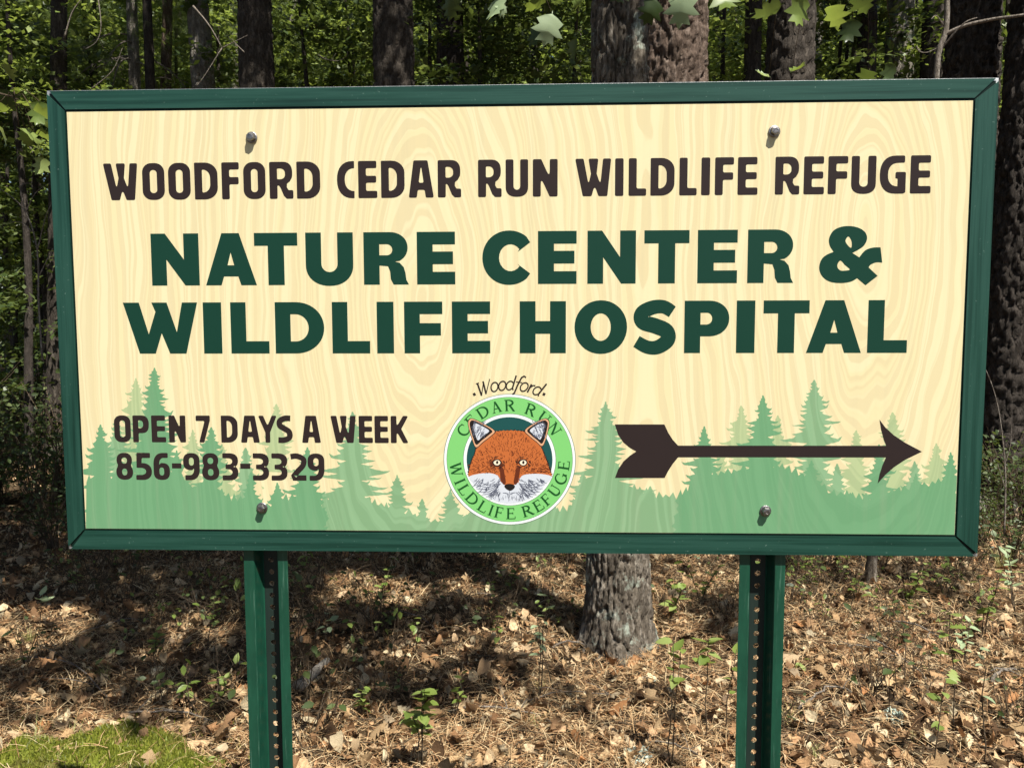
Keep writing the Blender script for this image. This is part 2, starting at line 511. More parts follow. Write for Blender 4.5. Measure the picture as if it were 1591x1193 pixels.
def clean(c):
    out = []
    for p in c:
        if not out or math.hypot(p[0] - out[-1][0], p[1] - out[-1][1]) > 1e-5: out.append(p)
    if math.hypot(out[0][0] - out[-1][0], out[0][1] - out[-1][1]) < 1e-5: out.pop()
    return out

def fillet(c, r):
    """rounds the sharp corners of a contour"""
    c = clean(c); out = []; n = len(c)
    for i in range(n):
        p0, p, p1 = Vector(c[i - 1]), Vector(c[i]), Vector(c[(i + 1) % n])
        a, b = p0 - p, p1 - p
        la, lb = a.length, b.length
        ang = a.angle(b)
        if ang > R(150): out.append(tuple(p)); continue
        d = min(r / math.tan(max(ang, 0.3) / 2), la * 0.45, lb * 0.45)
        q0, q1 = p + a / la * d, p + b / lb * d
        for k in range(5):
            u = k / 4
            out.append(tuple(q0 * (1 - u) ** 2 + p * 2 * u * (1 - u) + q1 * u * u))
    return out

def offset(c, d):
    c = clean(c); n = len(c); s = 1 if area(c) > 0 else -1; out = []
    for i in range(n):
        p0, p, p1 = Vector(c[i - 1]), Vector(c[i]), Vector(c[(i + 1) % n])
        e0, e1 = (p - p0).normalized(), (p1 - p).normalized()
        n0, n1 = Vector((e0.y, -e0.x)) * s, Vector((e1.y, -e1.x)) * s
        k = (n0 + n1)
        if k.length < 1e-4: out.append(tuple(p)); continue
        k.normalize()
        out.append(tuple(p + k * d / max(0.45, k.dot(n0))))
    return out

def stroke(pts, w):
    """outline of a line of width w (number or one per point) with flat ends"""
    n = len(pts); L, Rr = [], []
    for i in range(n):
        a, b = Vector(pts[max(i - 1, 0)]), Vector(pts[min(i + 1, n - 1)])
        d = (b - a).normalized(); nr = Vector((-d.y, d.x)) * ((w[i] if hasattr(w, '__len__') else w) / 2)
        L.append(tuple(Vector(pts[i]) + nr)); Rr.append(tuple(Vector(pts[i]) - nr))
    return L + Rr[::-1]

def spline(pts, n=6, closed=False):
    """Catmull-Rom through the points"""
    out = []; N = len(pts)
    rng = range(N) if closed else range(N - 1)
    for i in rng:
        if closed: p0, p1, p2, p3 = (Vector(pts[(i + k) % N]) for k in (-1, 0, 1, 2))
        else: p0, p1, p2, p3 = (Vector(pts[min(max(i + k, 0), N - 1)]) for k in (-1, 0, 1, 2))
        for k in range(n):
            t = k / n
            out.append(tuple(0.5 * ((2 * p1) + (p2 - p0) * t + (2 * p0 - 5 * p1 + 4 * p2 - p3) * t * t + (3 * p1 - p0 - 3 * p2 + p3) * t ** 3)))
    if not closed: out.append(tuple(pts[-1]))
    return out

# condensed, soft-cornered capitals.  every glyph fills a box w wide and 1 high
def fontA(ch, w):
    s = 0.215; b = 0.195; q = (0.03, 0.03)
    P = lambda *a: [(x * w, y) for x, y in a]
    big = (w * 0.40, 0.24)
    if ch == 'O': return [rr4(0, 0, w, 1, w * 0.42, 0.25), rr4(s, 0.185, w - s, 0.815, (w - 2 * s) * 0.5, 0.09)]
    if ch == 'D': return [rr(0, 0, w, 1, q, (w * 0.55, 0.32), (w * 0.55, 0.32), q), rr(s, 0.19, w - s * 0.98, 0.81, q, ((w - 2 * s) * 0.9, 0.22), ((w - 2 * s) * 0.9, 0.22), q)]
    if ch == 'C':
        return [[(w, 1), (w, 0.81)] + arc(w * 1.02, 0.5, w * 1.02 - s, 0.31, 92, 268, 12, 2.3) + [(w, 0.19), (w, 0)] + arc(w * 0.9, 0.5, w * 0.9, 0.5, 270, 90, 16, 2.3)]
    if ch == 'G':
        return [[(w * 0.95, 1), (w * 0.95, 0.81)] + arc(w * 0.72, 0.5, w * 0.72 - s, 0.31, 90, 270, 12, 2.4) + [(w - s, 0.19), (w - s, 0.40), (w * 0.60, 0.40), (w * 0.60, 0.57), (w, 0.57), (w, 0.03), (w * 0.9, 0)] + arc(w * 0.62, 0.5, w * 0.62, 0.5, 270, 90, 16, 2.4)]
    if ch == 'E': return [[(0, 0), (0, 1), (w * 0.97, 1), (w * 0.97, 1 - b), (s, 1 - b), (s, 0.60), (w * 0.95, 0.60), (w * 0.95, 0.415), (s, 0.415), (s, b), (w, b), (w, 0)]]
    if ch == 'F': return [[(0, 0), (0, 1), (w, 1), (w, 1 - b), (s, 1 - b), (s, 0.60), (w * 0.97, 0.60), (w * 0.97, 0.405), (s, 0.405), (s, 0)]]
    if ch == 'I': return [[(0, 0), (0, 1), (w, 1), (w, 0)]]
    if ch == 'L': return [[(0, 0), (0, 1), (s, 1), (s, b), (w, b), (w, 0)]]
    if ch == 'N': return [[(0, 0), (0, 1), (w * 0.34, 1), (w - s, 0.50), (w - s, 1), (w, 1), (w, 0), (w * 0.68, 0), (s, 0.52), (s, 0)]]
    if ch == 'U': return [[(0, 1), (s, 1), (s, 0.30)] + arc(w / 2, 0.29, w / 2 - s, 0.10, 180, 360, 8) + [(w - s, 1), (w, 1), (w, 0.3)] + arc(w / 2, 0.27, w / 2, 0.27, 0, -180, 14, 2.4)]
    if ch == 'W': return [P((0, 1), (.235, 1), (.375, .31), (.44, .60), (.37, 1), (.645, 1), (.60, .60), (.705, .31), (.775, 1), (1, 1), (.90, 0), (.655, 0), (.545, .29), (.46, 0), (.215, 0))]
    if ch == 'A': return [P((0, 0), (.20, 1), (.76, 1), (1, 0), (.68, 0), (.635, .21), (.365, .21), (.32, 0)), P((.40, .40), (.485, .80), (.515, .80), (.60, .40))]
    if ch == 'R':
        return [[(0, 0), (0, 1), (w * 0.55, 1)] + arc(w * 0.55, 0.70, w * 0.42, 0.30, 85, -20, 10, 2.5) + P((.86, .47), (.74, .41), (.73, .31), (.80, .235), (1, .235), (1, 0)) + P((.72, 0), (.60, .08), (.46, .30), (.40, .36)) + [(s + 0.005, 0.36), (s, 0)],
                rr(s, 0.53, w * 0.66, 0.82, q, (w * 0.2, 0.12), (w * 0.2, 0.12), q)]
    if ch == 'P':
        return [[(0, 0), (0, 1), (w * 0.55, 1)] + arc(w * 0.55, 0.67, w * 0.45, 0.33, 85, -85, 14, 2.5) + [(s, 0.34), (s, 0)],
                rr(s, 0.52, w * 0.64, 0.82, q, (w * 0.2, 0.12), (w * 0.2, 0.12), q)]
    if ch == 'Y': return [P((0, 1), (.27, 1), (.5, .62), (.73, 1), (1, 1), (.63, .38), (.63, 0), (.37, 0), (.37, .38))]
    if ch == 'K': return [[(0, 0), (0, 1), (s, 1), (s, 0.60), (w * 0.70, 1), (w, 1), (w * 0.60, 0.52), (w, 0), (w * 0.70, 0), (s, 0.44), (s, 0)]]
    if ch == '7': return [P((0, 1), (1, 1), (1, .82), (.56, 0), (.20, 0), (.62, .80), (0, .80))]
    if ch == '-': return [P((0, 0), (0, 1), (1, 1), (1, 0))]
    if ch == 'S':
        c = spline([(w * .93, .90), (w * .52, .90), (w * .17, .80), (w * .18, .63), (w * .5, .52), (w * .82, .40), (w * .84, .20), (w * .48, .10), (w * .04, .10)], 6)
        return [stroke(c, s * 0.97)]
    if ch == '2':
        return [stroke(spline([(w * .06, .88), (w * .45, .90), (w * .84, .78), (w * .80, .56), (w * .50, .36), (w * .22, .16)], 6) + [(w * .20, .10), (w, .10)], 0.20)]
    if ch == '3':
        a = arc(w * 0.42, 0.725, w * 0.58, 0.275, 100, -62, 12, 2.4); bb = arc(w * 0.42, 0.285, w * 0.58, 0.285, 62, -100, 12, 2.4)
        i1 = arc(w * 0.36, 0.30, w * 0.64 - s, 0.115, -90, 90, 8, 2.4); i2 = arc(w * 0.36, 0.70, w * 0.64 - s, 0.115, -90, 90, 8, 2.4)
        return [[(w * .04, 1)] + a + bb + [(w * .02, 0), (w * .02, .185)] + i1 + [(w * .22, .415), (w * .22, .585)] + i2 + [(w * .04, .815)]]
    if ch == '5':
        return [[(w * .08, 1), (w * .92, 1), (w * .92, .81), (w * .40, .81), (w * .385, .62)] + arc(w * 0.40, 0.31, w * 0.60, 0.315, 88, -92, 16, 2.3) + [(w * .02, 0), (w * .02, .185)] + arc(w * 0.36, 0.315, w * 0.64 - s, 0.13, -90, 90, 9) + [(w * .06, .445)]]
    if ch in '69':
        c = [arc(w * .60, .58, w * .60, .42, 90, 180, 10, 2.3) + arc(w / 2, .28, w / 2, .28, 180, 360, 16, 2.4) + arc(w * .52, .36, w * .48, .27, 0, 95, 10, 2.4) + [(s, .565)] + arc(w * .60, .60, w * .60 - s, .215, 180, 90, 8) + [(w * .90, .815), (w * .90, 1)],
             rr4(s, .17, w - s, .46, (w - 2 * s) * 0.45, .10)]
        return c if ch == '6' else [[(w - x, 1 - y) for x, y in k] for k in c]
    if ch == '8':
        o = arc(w / 2, .29, w / 2, .29, 35, -215, 22, 2.3) + arc(w / 2, .73, w * .46, .27, 215, -35, 22, 2.3)
        return [o, rr4(s * 1.02, .165, w - s * 1.02, .42, (w - 2.04 * s) * .5, .10), rr4(s, .60, w - s, .83, (w - 2 * s) * .5, .09)]

# heavy wide capitals with square corners
def fontB(ch, w):
    s = 0.305; b = 0.24
    P = lambda *a: [(x * w, y) for x, y in a]
    if ch == 'N': return [[(0, 0), (0, 1), (w * .30, 1), (w - s * .98, .50), (w - s * .98, 1), (w, 1), (w, 0), (w * .70, 0), (s * .98, .50), (s * .98, 0)]]
    if ch == 'A': return [P((0, 0), (.33, 1), (.67, 1), (1, 0), (.695, 0), (.64, .17), (.36, .17), (.305, 0)), P((.435, .385), (.50, .63), (.565, .385))]
    if ch == 'T': return [[(0, 1), (w, 1), (w, .755), (w * .5 + s * .52, .755), (w * .5 + s * .52, 0), (w * .5 - s * .52, 0), (w * .5 - s * .52, .755), (0, .755)]]
    if ch == 'U': return [[(0, 1), (s, 1), (s, .40)] + arc(w / 2, .40, w / 2 - s, .155, 180, 360, 12) + [(w - s, 1), (w, 1), (w, .40)] + arc(w / 2, .38, w / 2, .40, 0, -180, 24, 2.15)]
    if ch == 'R':
        return [[(0, 0), (0, 1), (w * .58, 1)] + arc(w * .58, .705, w * .40, .295, 88, -58, 16, 2.1) + P((.69, .44), (.80, .415), (.89, .33), (.925, .22), (.945, .09), (1, 0), (.66, 0), (.60, .10), (.585, .25), (.54, .35)) + [(s, .365), (s, 0)],
                [(s, .56), (s, .77), (w * .52, .77)] + arc(w * .52, .665, w * .12, .105, 85, -85, 8) + [(w * .52, .56)]]
    if ch == 'E': return [[(0, 0), (0, 1), (w, 1), (w, 1 - b), (s, 1 - b), (s, .625), (w * .945, .625), (w * .945, .385), (s, .385), (s, b), (w, b), (w, 0)]]
    if ch == 'F': return [[(0, 0), (0, 1), (w, 1), (w, 1 - b), (s, 1 - b), (s, .585), (w * .96, .585), (w * .96, .345), (s, .345), (s, 0)]]
    if ch == 'I': return [[(0, 0), (0, 1), (w, 1), (w, 0)]]
    if ch == 'L': return [[(0, 0), (0, 1), (s, 1), (s, b), (w, b), (w, 0)]]
    if ch == 'H': return [[(0, 0), (0, 1), (s, 1), (s, .62), (w - s, .62), (w - s, 1), (w, 1), (w, 0), (w - s, 0), (w - s, .375), (s, .375), (s, 0)]]
    if ch == 'W': return [P((0, 1), (.215, 1), (.335, .38), (.435, .82), (.385, 1), (.59, 1), (.715, .42), (.795, 1), (1, 1), (.835, 0), (.615, 0), (.51, .40), (.42, 0), (.205, 0))]
    if ch == 'D': return [[(0, 0), (0, 1), (w * .42, 1)] + arc(w * .42, .5, w * .58, .5, 90, -90, 24, 2.05) + [(0, 0)], [(s, .235), (s, .765), (w * .42, .765)] + arc(w * .42, .5, w * .58 - s, .265, 90, -90, 16) + [(w * .42, .235)]]
    if ch == 'O': return [arc(w / 2, .5, w / 2, .515, 0, 360, 40, 2.05)[:-1], arc(w / 2, .5, w / 2 - s * 1.02, .265, 0, 360, 30)[:-1]]
    if ch == 'P':
        return [[(0, 0), (0, 1), (w * .55, 1)] + arc(w * .55, .66, w * .45, .34, 88, -88, 18, 2.1) + [(s, .32), (s, 0)],
                [(s, .545), (s, .77), (w * .50, .77)] + arc(w * .50, .66, w * .12, .112, 85, -85, 8) + [(w * .50, .545)]]
    if ch == 'C':
        o = [(w, .79)] + arc(w * .56, .5, w * .56, .515, 50, 310, 34, 2.05) + [(w, .20), (w * .74, .38)]
        return [[(w * .74, .61)] + o[:1] + o[1:-1] + [(w * .73, .385)] + arc(w * .59, .5, w * .59 - s * 1.05, .255, 322, 40, 18)]
    if ch == 'S':
        c = spline([(w * .90, .79), (w * .70, .885), (w * .44, .87), (w * .215, .76), (w * .24, .60), (w * .52, .52), (w * .77, .42), (w * .80, .25), (w * .58, .115), (w * .34, .115), (w * .095, .225)], 7)
        n = len(c); ww = [0.235 + 0.06 * math.sin(math.pi * i / (n - 1)) for i in range(n)]
        return [stroke(c, ww)]
    if ch == '&':
        o = [(1372, 141), (1392, 117), (1418, 107), (1447, 106), (1455, 160), (1434, 159), (1414, 167), (1407, 177), (1440, 207), (1398, 240), (1367, 215), (1345, 227), (1310, 232), (1270, 227), (1242, 208), (1230, 180), (1236, 150), (1254, 132), (1280, 121), (1266, 100), (1262, 75), (1275, 48), (1300, 34), (1332, 30), (1365, 36), (1390, 52), (1398, 75), (1388, 99), (1368, 114), (1347, 125)]
        h1 = [(1330, 67), (1339, 75), (1344, 90), (1342, 107), (1330, 98), (1321, 82)]
        h2 = [(1306, 152), (1296, 163), (1296, 177), (1306, 187), (1320, 188), (1340, 184), (1322, 168)]
        sc = lambda c: [((x - 1230) / 225 * w, (240 - y) / 210) for x, y in c]
        cut = [0, 3, 4, 7, 8, 9, 10, 18, 29, 30]; o = o + o[:1]; sm = []
        for a_, b_ in zip(cut, cut[1:]): sm += spline(o[a_:b_ + 1], 5)[:-1] if b_ - a_ > 1 else o[a_:b_]
        return [sc(sm), spline(sc(h1), 3, True), spline(sc(h2), 3, True)]

def text_line(chars, font, zx, zy, zs, top, bot, mat, label, rnd=None, halo=None, special=None):
    """chars: [(char, x_left, x_right)] measured in an enlarged crop (origin zx,zy, factor zs)
    top/bot: heights of the line in metres on the panel"""
    groups, hal = [], []
    for ch, x0, x1 in chars:
        t, b = top, bot
        if special and ch in special:
            t, b = special[ch](top, bot)
        pym = zy
        sx0 = S(zx + x0 / zs, pym)[0]; sx1 = S(zx + x1 / zs, pym)[0]
        h = t - b; w = (sx1 - sx0) / h
        cs = font(ch, w)
        raw = [[(sx0 + x * h, b + y * h) for x, y in clean(c)] for c in cs]
        if rnd: cs = [fillet(c, rnd) if len(c) < 60 else clean(c) for c in cs]
        cs = [[(sx0 + x * h, b + y * h) for x, y in clean(c)] for c in cs]
        groups.append(cs)
        if halo: hal.append([offset(raw[0], halo)])
    if halo:
        d = (next_layer(), next_layer())
        for i, hl in enumerate(hal): print_shape('letter_edge', [hl], M['halo'], depth=d[i % 2])
    d = next_layer()
    for g in groups: print_shape('letter', [g], mat, depth=d)

zmid = lambda px, py: S(px, py)[1]
def words(lines, font, yc, top, bot, mat, labels, **k):
    for (chars, zx, zs), lb in zip(lines, labels):
        text_line(chars, font, zx, yc, zs, top, bot, mat, lb, **k)

# printed wood: tall spruce silhouettes standing along the foot of the panel
rs = random.Random(4)
def spruce(tx, ty, hw, seed, base=840.0, steep=0.85):
    r = random.Random(seed); L, Rt = [], []
    H = base - ty; y = ty + 4; k = 0
    step = 5.0
    L.append((tx - 1, ty)); Rt.append((tx + 1, ty))
    full = hw
    for side, arr in ((-1, L), (1, Rt)):
        y = ty + 5; w = 0
        while y < base:
            f = min(1.0, (y - ty) / (hw * 2.1)) ** steep
            w = full * f * r.uniform(0.50, 1.12) * (1 + 0.18 * math.sin(y * 0.21 + seed)) + 1.5
            st = r.uniform(3.5, 7.5) * (0.7 + 0.6 * f)
            inn = w * r.uniform(0.42, 0.68)
            arr.append((tx + side * inn * 0.9, y - st * 0.25))
            arr.append((tx + side * (inn + (w - inn) * 0.55), y + st * 0.15))
            arr.append((tx + side * w, y - st * r.uniform(-0.35, 0.4)))
            arr.append((tx + side * (w * 0.90), y + st * 0.5))
            arr.append((tx + side * (inn + (w - inn) * 0.6), y + st * 0.62))
            y += st * 1.35
        arr.append((tx + side * full * 0.8, base))
    poly = L + Rt[::-1]; out = []
    for (xa, ya), (xb, yb) in zip(poly, poly[1:] + poly[:1]):
        k = max(1, int(math.hypot(xb - xa, yb - ya) / 3.2)) if max(ya, yb) < base - 1 else 1
        for i in range(k):
            u = i / k; j = 0.0 if i == 0 else 0.45
            out.append((xa + (xb - xa) * u + r.uniform(-j, j), ya + (yb - ya) * u + r.uniform(-j, j)))
    return out

X0c, X1c, Z0c, Z1c = IX0 + 0.0004, IX1 - 0.0004, IZ0 + 0.0004, IZ1
def to_panel(poly):
    out = []
    for x, y in poly:
        sx, sz = S(x, y)
        out.append((min(max(sx, X0c), X1c), max(sz, Z0c)))
    return clean(out)

def printed_tree(tx, ty, hw, mat, seed):
    print_shape('printed_tree', [[to_panel(spruce(tx, ty, hw, seed))]], M[mat])

def wood_edge(pts, mat, seed):
    """lower mass of a printed wood with a ragged leafy top edge"""
    r = random.Random(seed); top = []
    for (xa, ya), (xb, yb) in zip(pts, pts[1:]):
        n = max(2, int(math.hypot(xb - xa, yb - ya) / 5)); sd = abs(yb - ya) > abs(xb - xa)
        for i in range(n):
            u = i / n
            top.append((xa + (xb - xa) * u + r.uniform(-1.5, 1.5) * (4 if sd else 1), ya + (yb - ya) * u + (0 if sd else r.uniform(-9, -2) if i % 2 else r.uniform(0, 6))))
    top.append(pts[-1])
    poly = top + [(max(p[0] for p in pts[-2:]), 842), (min(p[0] for p in pts[:2]), 842)]
    print_shape('printed_wood', [[to_panel(poly)]], M[mat])

for i, (tx, ty, hw) in enumerate([(212, 588, 26), (182, 648, 22), (300, 668, 22), (430, 628, 32), (382, 696, 20), (345, 690, 24), (125, 690, 30), (470, 742, 30),
                                  (1151, 630, 27), (1208, 645, 24), (1265, 590, 42), (1330, 668, 24), (1386, 640, 34), (1420, 716, 22), (1454, 688, 28), (1120, 700, 22), (1300, 720, 26)]):
    printed_tree(tx, ty, hw, 'tree_light' if i % 3 != 1 else 'tree_mid', 100 + i)
for i, (tx, ty, hw) in enumerate([(548, 640, 56), (617, 738, 34), (656, 775, 22), (700, 760, 34), (740, 745, 36), (905, 735, 32), (941, 624, 62), (1010, 755, 40), (860, 780, 40), (580, 790, 30)]):
    printed_tree(tx, ty, hw, 'tree_mid', 200 + i)
wood_edge([(500, 772), (560, 768), (610, 792), (690, 812), (760, 800), (880, 790), (930, 742), (1000, 765), (1060, 775)], 'tree_mid', 5)
for i, (tx, ty, hw) in enumerate([(241, 572, 48), (157, 660, 34), (329, 664, 30), (275, 700, 30), (390, 734, 24), (431, 750, 20), (478, 695, 34), (205, 735, 34), (345, 760, 30),
                                  (1185, 614, 40), (1094, 662, 34), (1104, 735, 34), (1260, 715, 40), (1365, 690, 24), (1422, 735, 24), (1476, 702, 22), (1210, 745, 40), (1320, 765, 30), (1150, 740, 30)]):
    printed_tree(tx, ty, hw, 'tree_dark', 300 + i)
wood_edge([(134, 745), (200, 738), (250, 722), (300, 755), (350, 772), (420, 785), (470, 765), (500, 770), (508, 800), (500, 832)], 'tree_dark', 6)
wood_edge([(1050, 832), (1047, 812), (1056, 790), (1052, 772), (1085, 742), (1150, 728), (1200, 722), (1240, 735), (1290, 762), (1340, 775), (1390, 762), (1430, 752), (1484, 745)], 'tree_dark', 7)

# ---- lettering
L1 = [([('W', 50, 262), ('O', 290, 427), ('O', 450, 587), ('D', 612, 755), ('F', 780, 888), ('O', 914, 1050), ('R', 1075, 1221), ('D', 1243, 1388)], 150, 3.9775),
      ([('C', 60, 167), ('E', 191, 308), ('D', 332, 477), ('A', 502, 657), ('R', 682, 826)], 510, 3.9775),
      ([('R', 931, 1076), ('U', 1101, 1240), ('N', 1269, 1422)], 510, 3.9775),
      ([('W', 40, 193), ('I', 210, 246), ('L', 268, 343), ('D', 361, 463), ('L', 484, 558), ('I', 577, 614), ('F', 635, 715), ('E', 732, 817)], 880, 2.743),
      ([('R', 891, 995), ('E', 1013, 1100), ('F', 1116, 1200), ('U', 1215, 1320), ('G', 1336, 1447), ('E', 1466, 1554)], 880, 2.743)]
t1 = (zmid(190, 253.9) + zmid(850, 250.2) + zmid(1430, 240.5)) / 3; b1 = (zmid(190, 311) + zmid(850, 308.4) + zmid(1430, 299.6)) / 3
words(L1, fontA, 280, t1, b1, M['brown'], ['first dark brown word of the top line', 'second dark brown word of the top line', 'third dark brown word of the top line',
      'fourth dark brown word of the top line', 'last dark brown word of the top line'], rnd=0.045)
L2 = [([('N', 145, 335), ('A', 360, 563), ('T', 556, 728), ('U', 760, 949), ('R', 991, 1170), ('E', 1203, 1355)], 180, 2.566),
      ([('C', 24, 195), ('E', 223, 361), ('N', 400, 573), ('T', 603, 764), ('E', 794, 936), ('R', 973, 1138), ('&', 1230, 1455)], 740, 2.3058)]
t2 = (zmid(270, 362.2) + zmid(870, 360.4) + zmid(1200, 357.3)) / 3; b2 = (zmid(270, 442.5) + zmid(870, 443.2) + zmid(1200, 439.7)) / 3
words(L2, fontB, 401, t2, b2, M['green'], ['left word of the upper line of large dark green capitals', 'right word and ampersand of the upper large green line'],
      special={'&': lambda t, b: (t + (t - b) * 0.055, b - (t - b) * 0.05)})
L3 = [([('W', 35, 330), ('I', 352, 425), ('L', 461, 613), ('D', 638, 833), ('L', 865, 1015), ('I', 1043, 1110), ('F', 1152, 1304), ('E', 1342, 1494)], 180, 2.566),
      ([('H', 157, 322), ('O', 353, 541), ('S', 560, 718), ('P', 746, 906), ('I', 932, 998), ('T', 1028, 1192), ('A', 1183, 1380), ('L', 1402, 1544)], 740, 2.3058)]
t3 = (zmid(250, 469.4) + zmid(850, 470) + zmid(1380, 465.8)) / 3; b3 = (zmid(250, 548.5) + zmid(850, 550.8) + zmid(1380, 547.3)) / 3
words(L3, fontB, 509, t3, b3, M['green'], ['left word of the lower line of large dark green capitals', 'right word of the lower line of large green capitals'])
L4 = [([('O', 58, 140), ('P', 150, 230), ('E', 242, 313), ('N', 328, 411), ('7', 462, 532), ('D', 586, 668), ('A', 683, 776), ('Y', 770, 862), ('S', 865, 934), ('A', 985, 1078), ('W', 1127, 1252), ('E', 1266, 1335), ('E', 1344, 1413), ('K', 1424, 1511)], 160, 3.182)]
t4 = zmid(400, 630 + 51 / 3.182); b4 = zmid(400, 630 + 184 / 3.182)
words(L4, fontA, 667, t4, b4, M['brown'], ['opening days in dark brown capitals'], rnd=0.045)
L5 = [([('8', 67, 150), ('5', 163, 243), ('6', 252, 332), ('-', 343, 390), ('9', 399, 480), ('8', 491, 576), ('3', 590, 670), ('-', 680, 730), ('3', 740, 822), ('3', 832, 913), ('2', 925, 1006), ('9', 1013, 1096)], 160, 3.182)]
t5 = zmid(340, 630 + 236 / 3.182); b5 = zmid(340, 630 + 370 / 3.182)
words(L5, fontA, 725, t5, b5, M['brown'], ['telephone number in dark brown numerals'], rnd=0.04,
      special={'-': lambda t, b: (b + (t - b) * 0.62, b + (t - b) * 0.43)})

# ---- arrow
ar = [(67, 210), (271, 210), (287, 245), (305, 273), (327, 297), (1183, 297), (1172, 268), (1162, 230), (1156, 190), (1180, 222), (1215, 254), (1260, 284), (1330, 321),
      (1262, 354), (1215, 385), (1180, 416), (1147, 453), (1155, 415), (1167, 378), (1182, 345), (327, 345), (305, 372), (287, 400), (271, 430), (67, 430), (80, 395), (102, 362), (128, 339), (155, 321),
      (128, 306), (102, 284), (80, 252)]
print_shape('arrow', [[clean([S(930 + x / 2.652, 580 + y / 2.652) for x, y in ar])]], M['brown'], label='dark brown arrow with feathered tail pointing right')

# ---- round emblem with the fox's head
BC = S(791.6, 714.3); PXM = SW / 1440.0
def ring(r):
    return [(BC[0] + r * PXM * math.cos(a), BC[1] + r * PXM * math.sin(a)) for a in np.linspace(0, 2 * math.pi, 96, endpoint=False)]
for r_, mt in ((103.8, 'outline'), (103.0, 'badge_white'), (99.2, 'outline'), (98.6, 'badge_green'), (73.0, 'outline'), (72.3, 'badge_white'), (67.5, 'badge_dark')):
    print_shape('emblem_ring', [[ring(r_)]], M[mt])

def ribbons(name, lines, mat, label=None, step=0.0000025, bump=True, kind=None):
    """pen strokes: [(points, width)] in panel metres; each a hair proud of the last"""
    v, f = [], []; d0 = LAYER[0] + 0.000004
    for k, (pts, w) in enumerate(lines):
        n = len(pts); dep = -(d0 + step * (k % 12)); b = len(v)
        poly = stroke(pts, w)
        v += [(x, dep, z) for x, z in poly]
        for i in range(n - 1):
            f.append((b + i, b + i + 1, b + 2 * n - 2 - i, b + 2 * n - 1 - i))
    if bump: LAYER[0] = d0 + step * 13
    me = bpy.data.meshes.new(name); me.from_pydata(v, [], f); me.update(); me.materials.append(mat)
    o = obj(name, me, panel)
    if label: o['label'] = label
    if kind: o['kind'] = kind
    return o

def serif(ch):
    """thin roman capitals as pen strokes in a box 1 high: (width, [(points, pen width)])"""
    T, t, sf = 0.18, 0.085, 0.065
    st = lambda x: [([(x, 0), (x, 1)], T), ([(x - .17, .02), (x + .17, .02)], sf), ([(x - .17, .98), (x + .17, .98)], sf)]
    def cw(c, a=T, b=t):
        n = len(c); return [b + (a - b) * math.sin(math.pi * i / (n - 1)) ** 1.2 for i in range(n)]
    if ch == 'C':
        c = arc(.50, .5, .45, .49, 48, 312, 20); return .92, [(c, cw(c)), ([(.80, .98), (.82, .68)], sf)]
    if ch == 'G':
        c = arc(.50, .5, .45, .49, 48, 330, 20); return .98, [(c, cw(c)), ([(.80, .98), (.82, .68)], sf), ([(.86, .06), (.86, .42)], T), ([(.68, .42), (1.0, .42)], sf)]
    if ch == 'E': return .78, st(.18) + [([(.18, .975), (.72, .975)], t), ([(.18, .52), (.60, .52)], t), ([(.18, .025), (.75, .025)], t), ([(.72, 1), (.72, .78)], sf), ([(.76, 0), (.78, .24)], sf), ([(.60, .62), (.60, .42)], sf)]
    if ch == 'F': return .72, st(.18) + [([(.18, .975), (.70, .975)], t), ([(.18, .50), (.58, .50)], t), ([(.70, 1), (.70, .78)], sf), ([(.58, .60), (.58, .40)], sf)]
    if ch == 'D':
        c = [(.18, .97)] + arc(.38, .5, .56, .47, 90, -90, 18) + [(.18, .03)]; return 1.0, st(.18) + [(c, cw(c))]
    if ch == 'A': return 1.0, [([(.50, 1.0), (.16, 0)], t), ([(.47, 1.0), (.84, 0)], T), ([(.28, .34), (.72, .34)], t), ([(.02, .02), (.32, .02)], sf), ([(.66, .02), (1.0, .02)], sf)]
    if ch == 'R':
        c = [(.18, .97)] + arc(.36, .74, .36, .23, 90, -90, 14) + [(.18, .51)]; return .95, st(.18) + [(c, cw(c)), ([(.44, .52), (.88, .0)], T), ([(.78, .02), (1.0, .02)], sf)]
    if ch == 'U':
        c = [(.20, 1.0), (.20, .35)] + arc(.50, .33, .30, .31, 180, 360, 14) + [(.80, .35), (.80, 1.0)]
        return 1.0, [(c[:12], T), (c[11:], t), ([(.03, .98), (.37, .98)], sf), ([(.65, .98), (.95, .98)], sf)]
    if ch == 'N': return 1.0, [([(.18, 0), (.18, 1)], t), ([(.16, 1), (.84, 0)], T), ([(.84, 0), (.84, 1)], t), ([(.02, .02), (.34, .02)], sf), ([(.02, .98), (.22, .98)], sf), ([(.68, .98), (1.0, .98)], sf)]
    if ch == 'W': return 1.3, [([(.14, 1), (.42, 0)], T), ([(.42, 0), (.66, 1)], t), ([(.62, 1), (.92, 0)], T), ([(.92, 0), (1.18, 1)], t), ([(0, .98), (.30, .98)], sf), ([(1.04, .98), (1.32, .98)], sf), ([(.5, .98), (.74, .98)], sf)]
    if ch == 'I': return .36, st(.18)
    if ch == 'L': return .76, st(.18) + [([(.18, .025), (.72, .025)], t), ([(.72, 0), (.76, .26)], sf)]

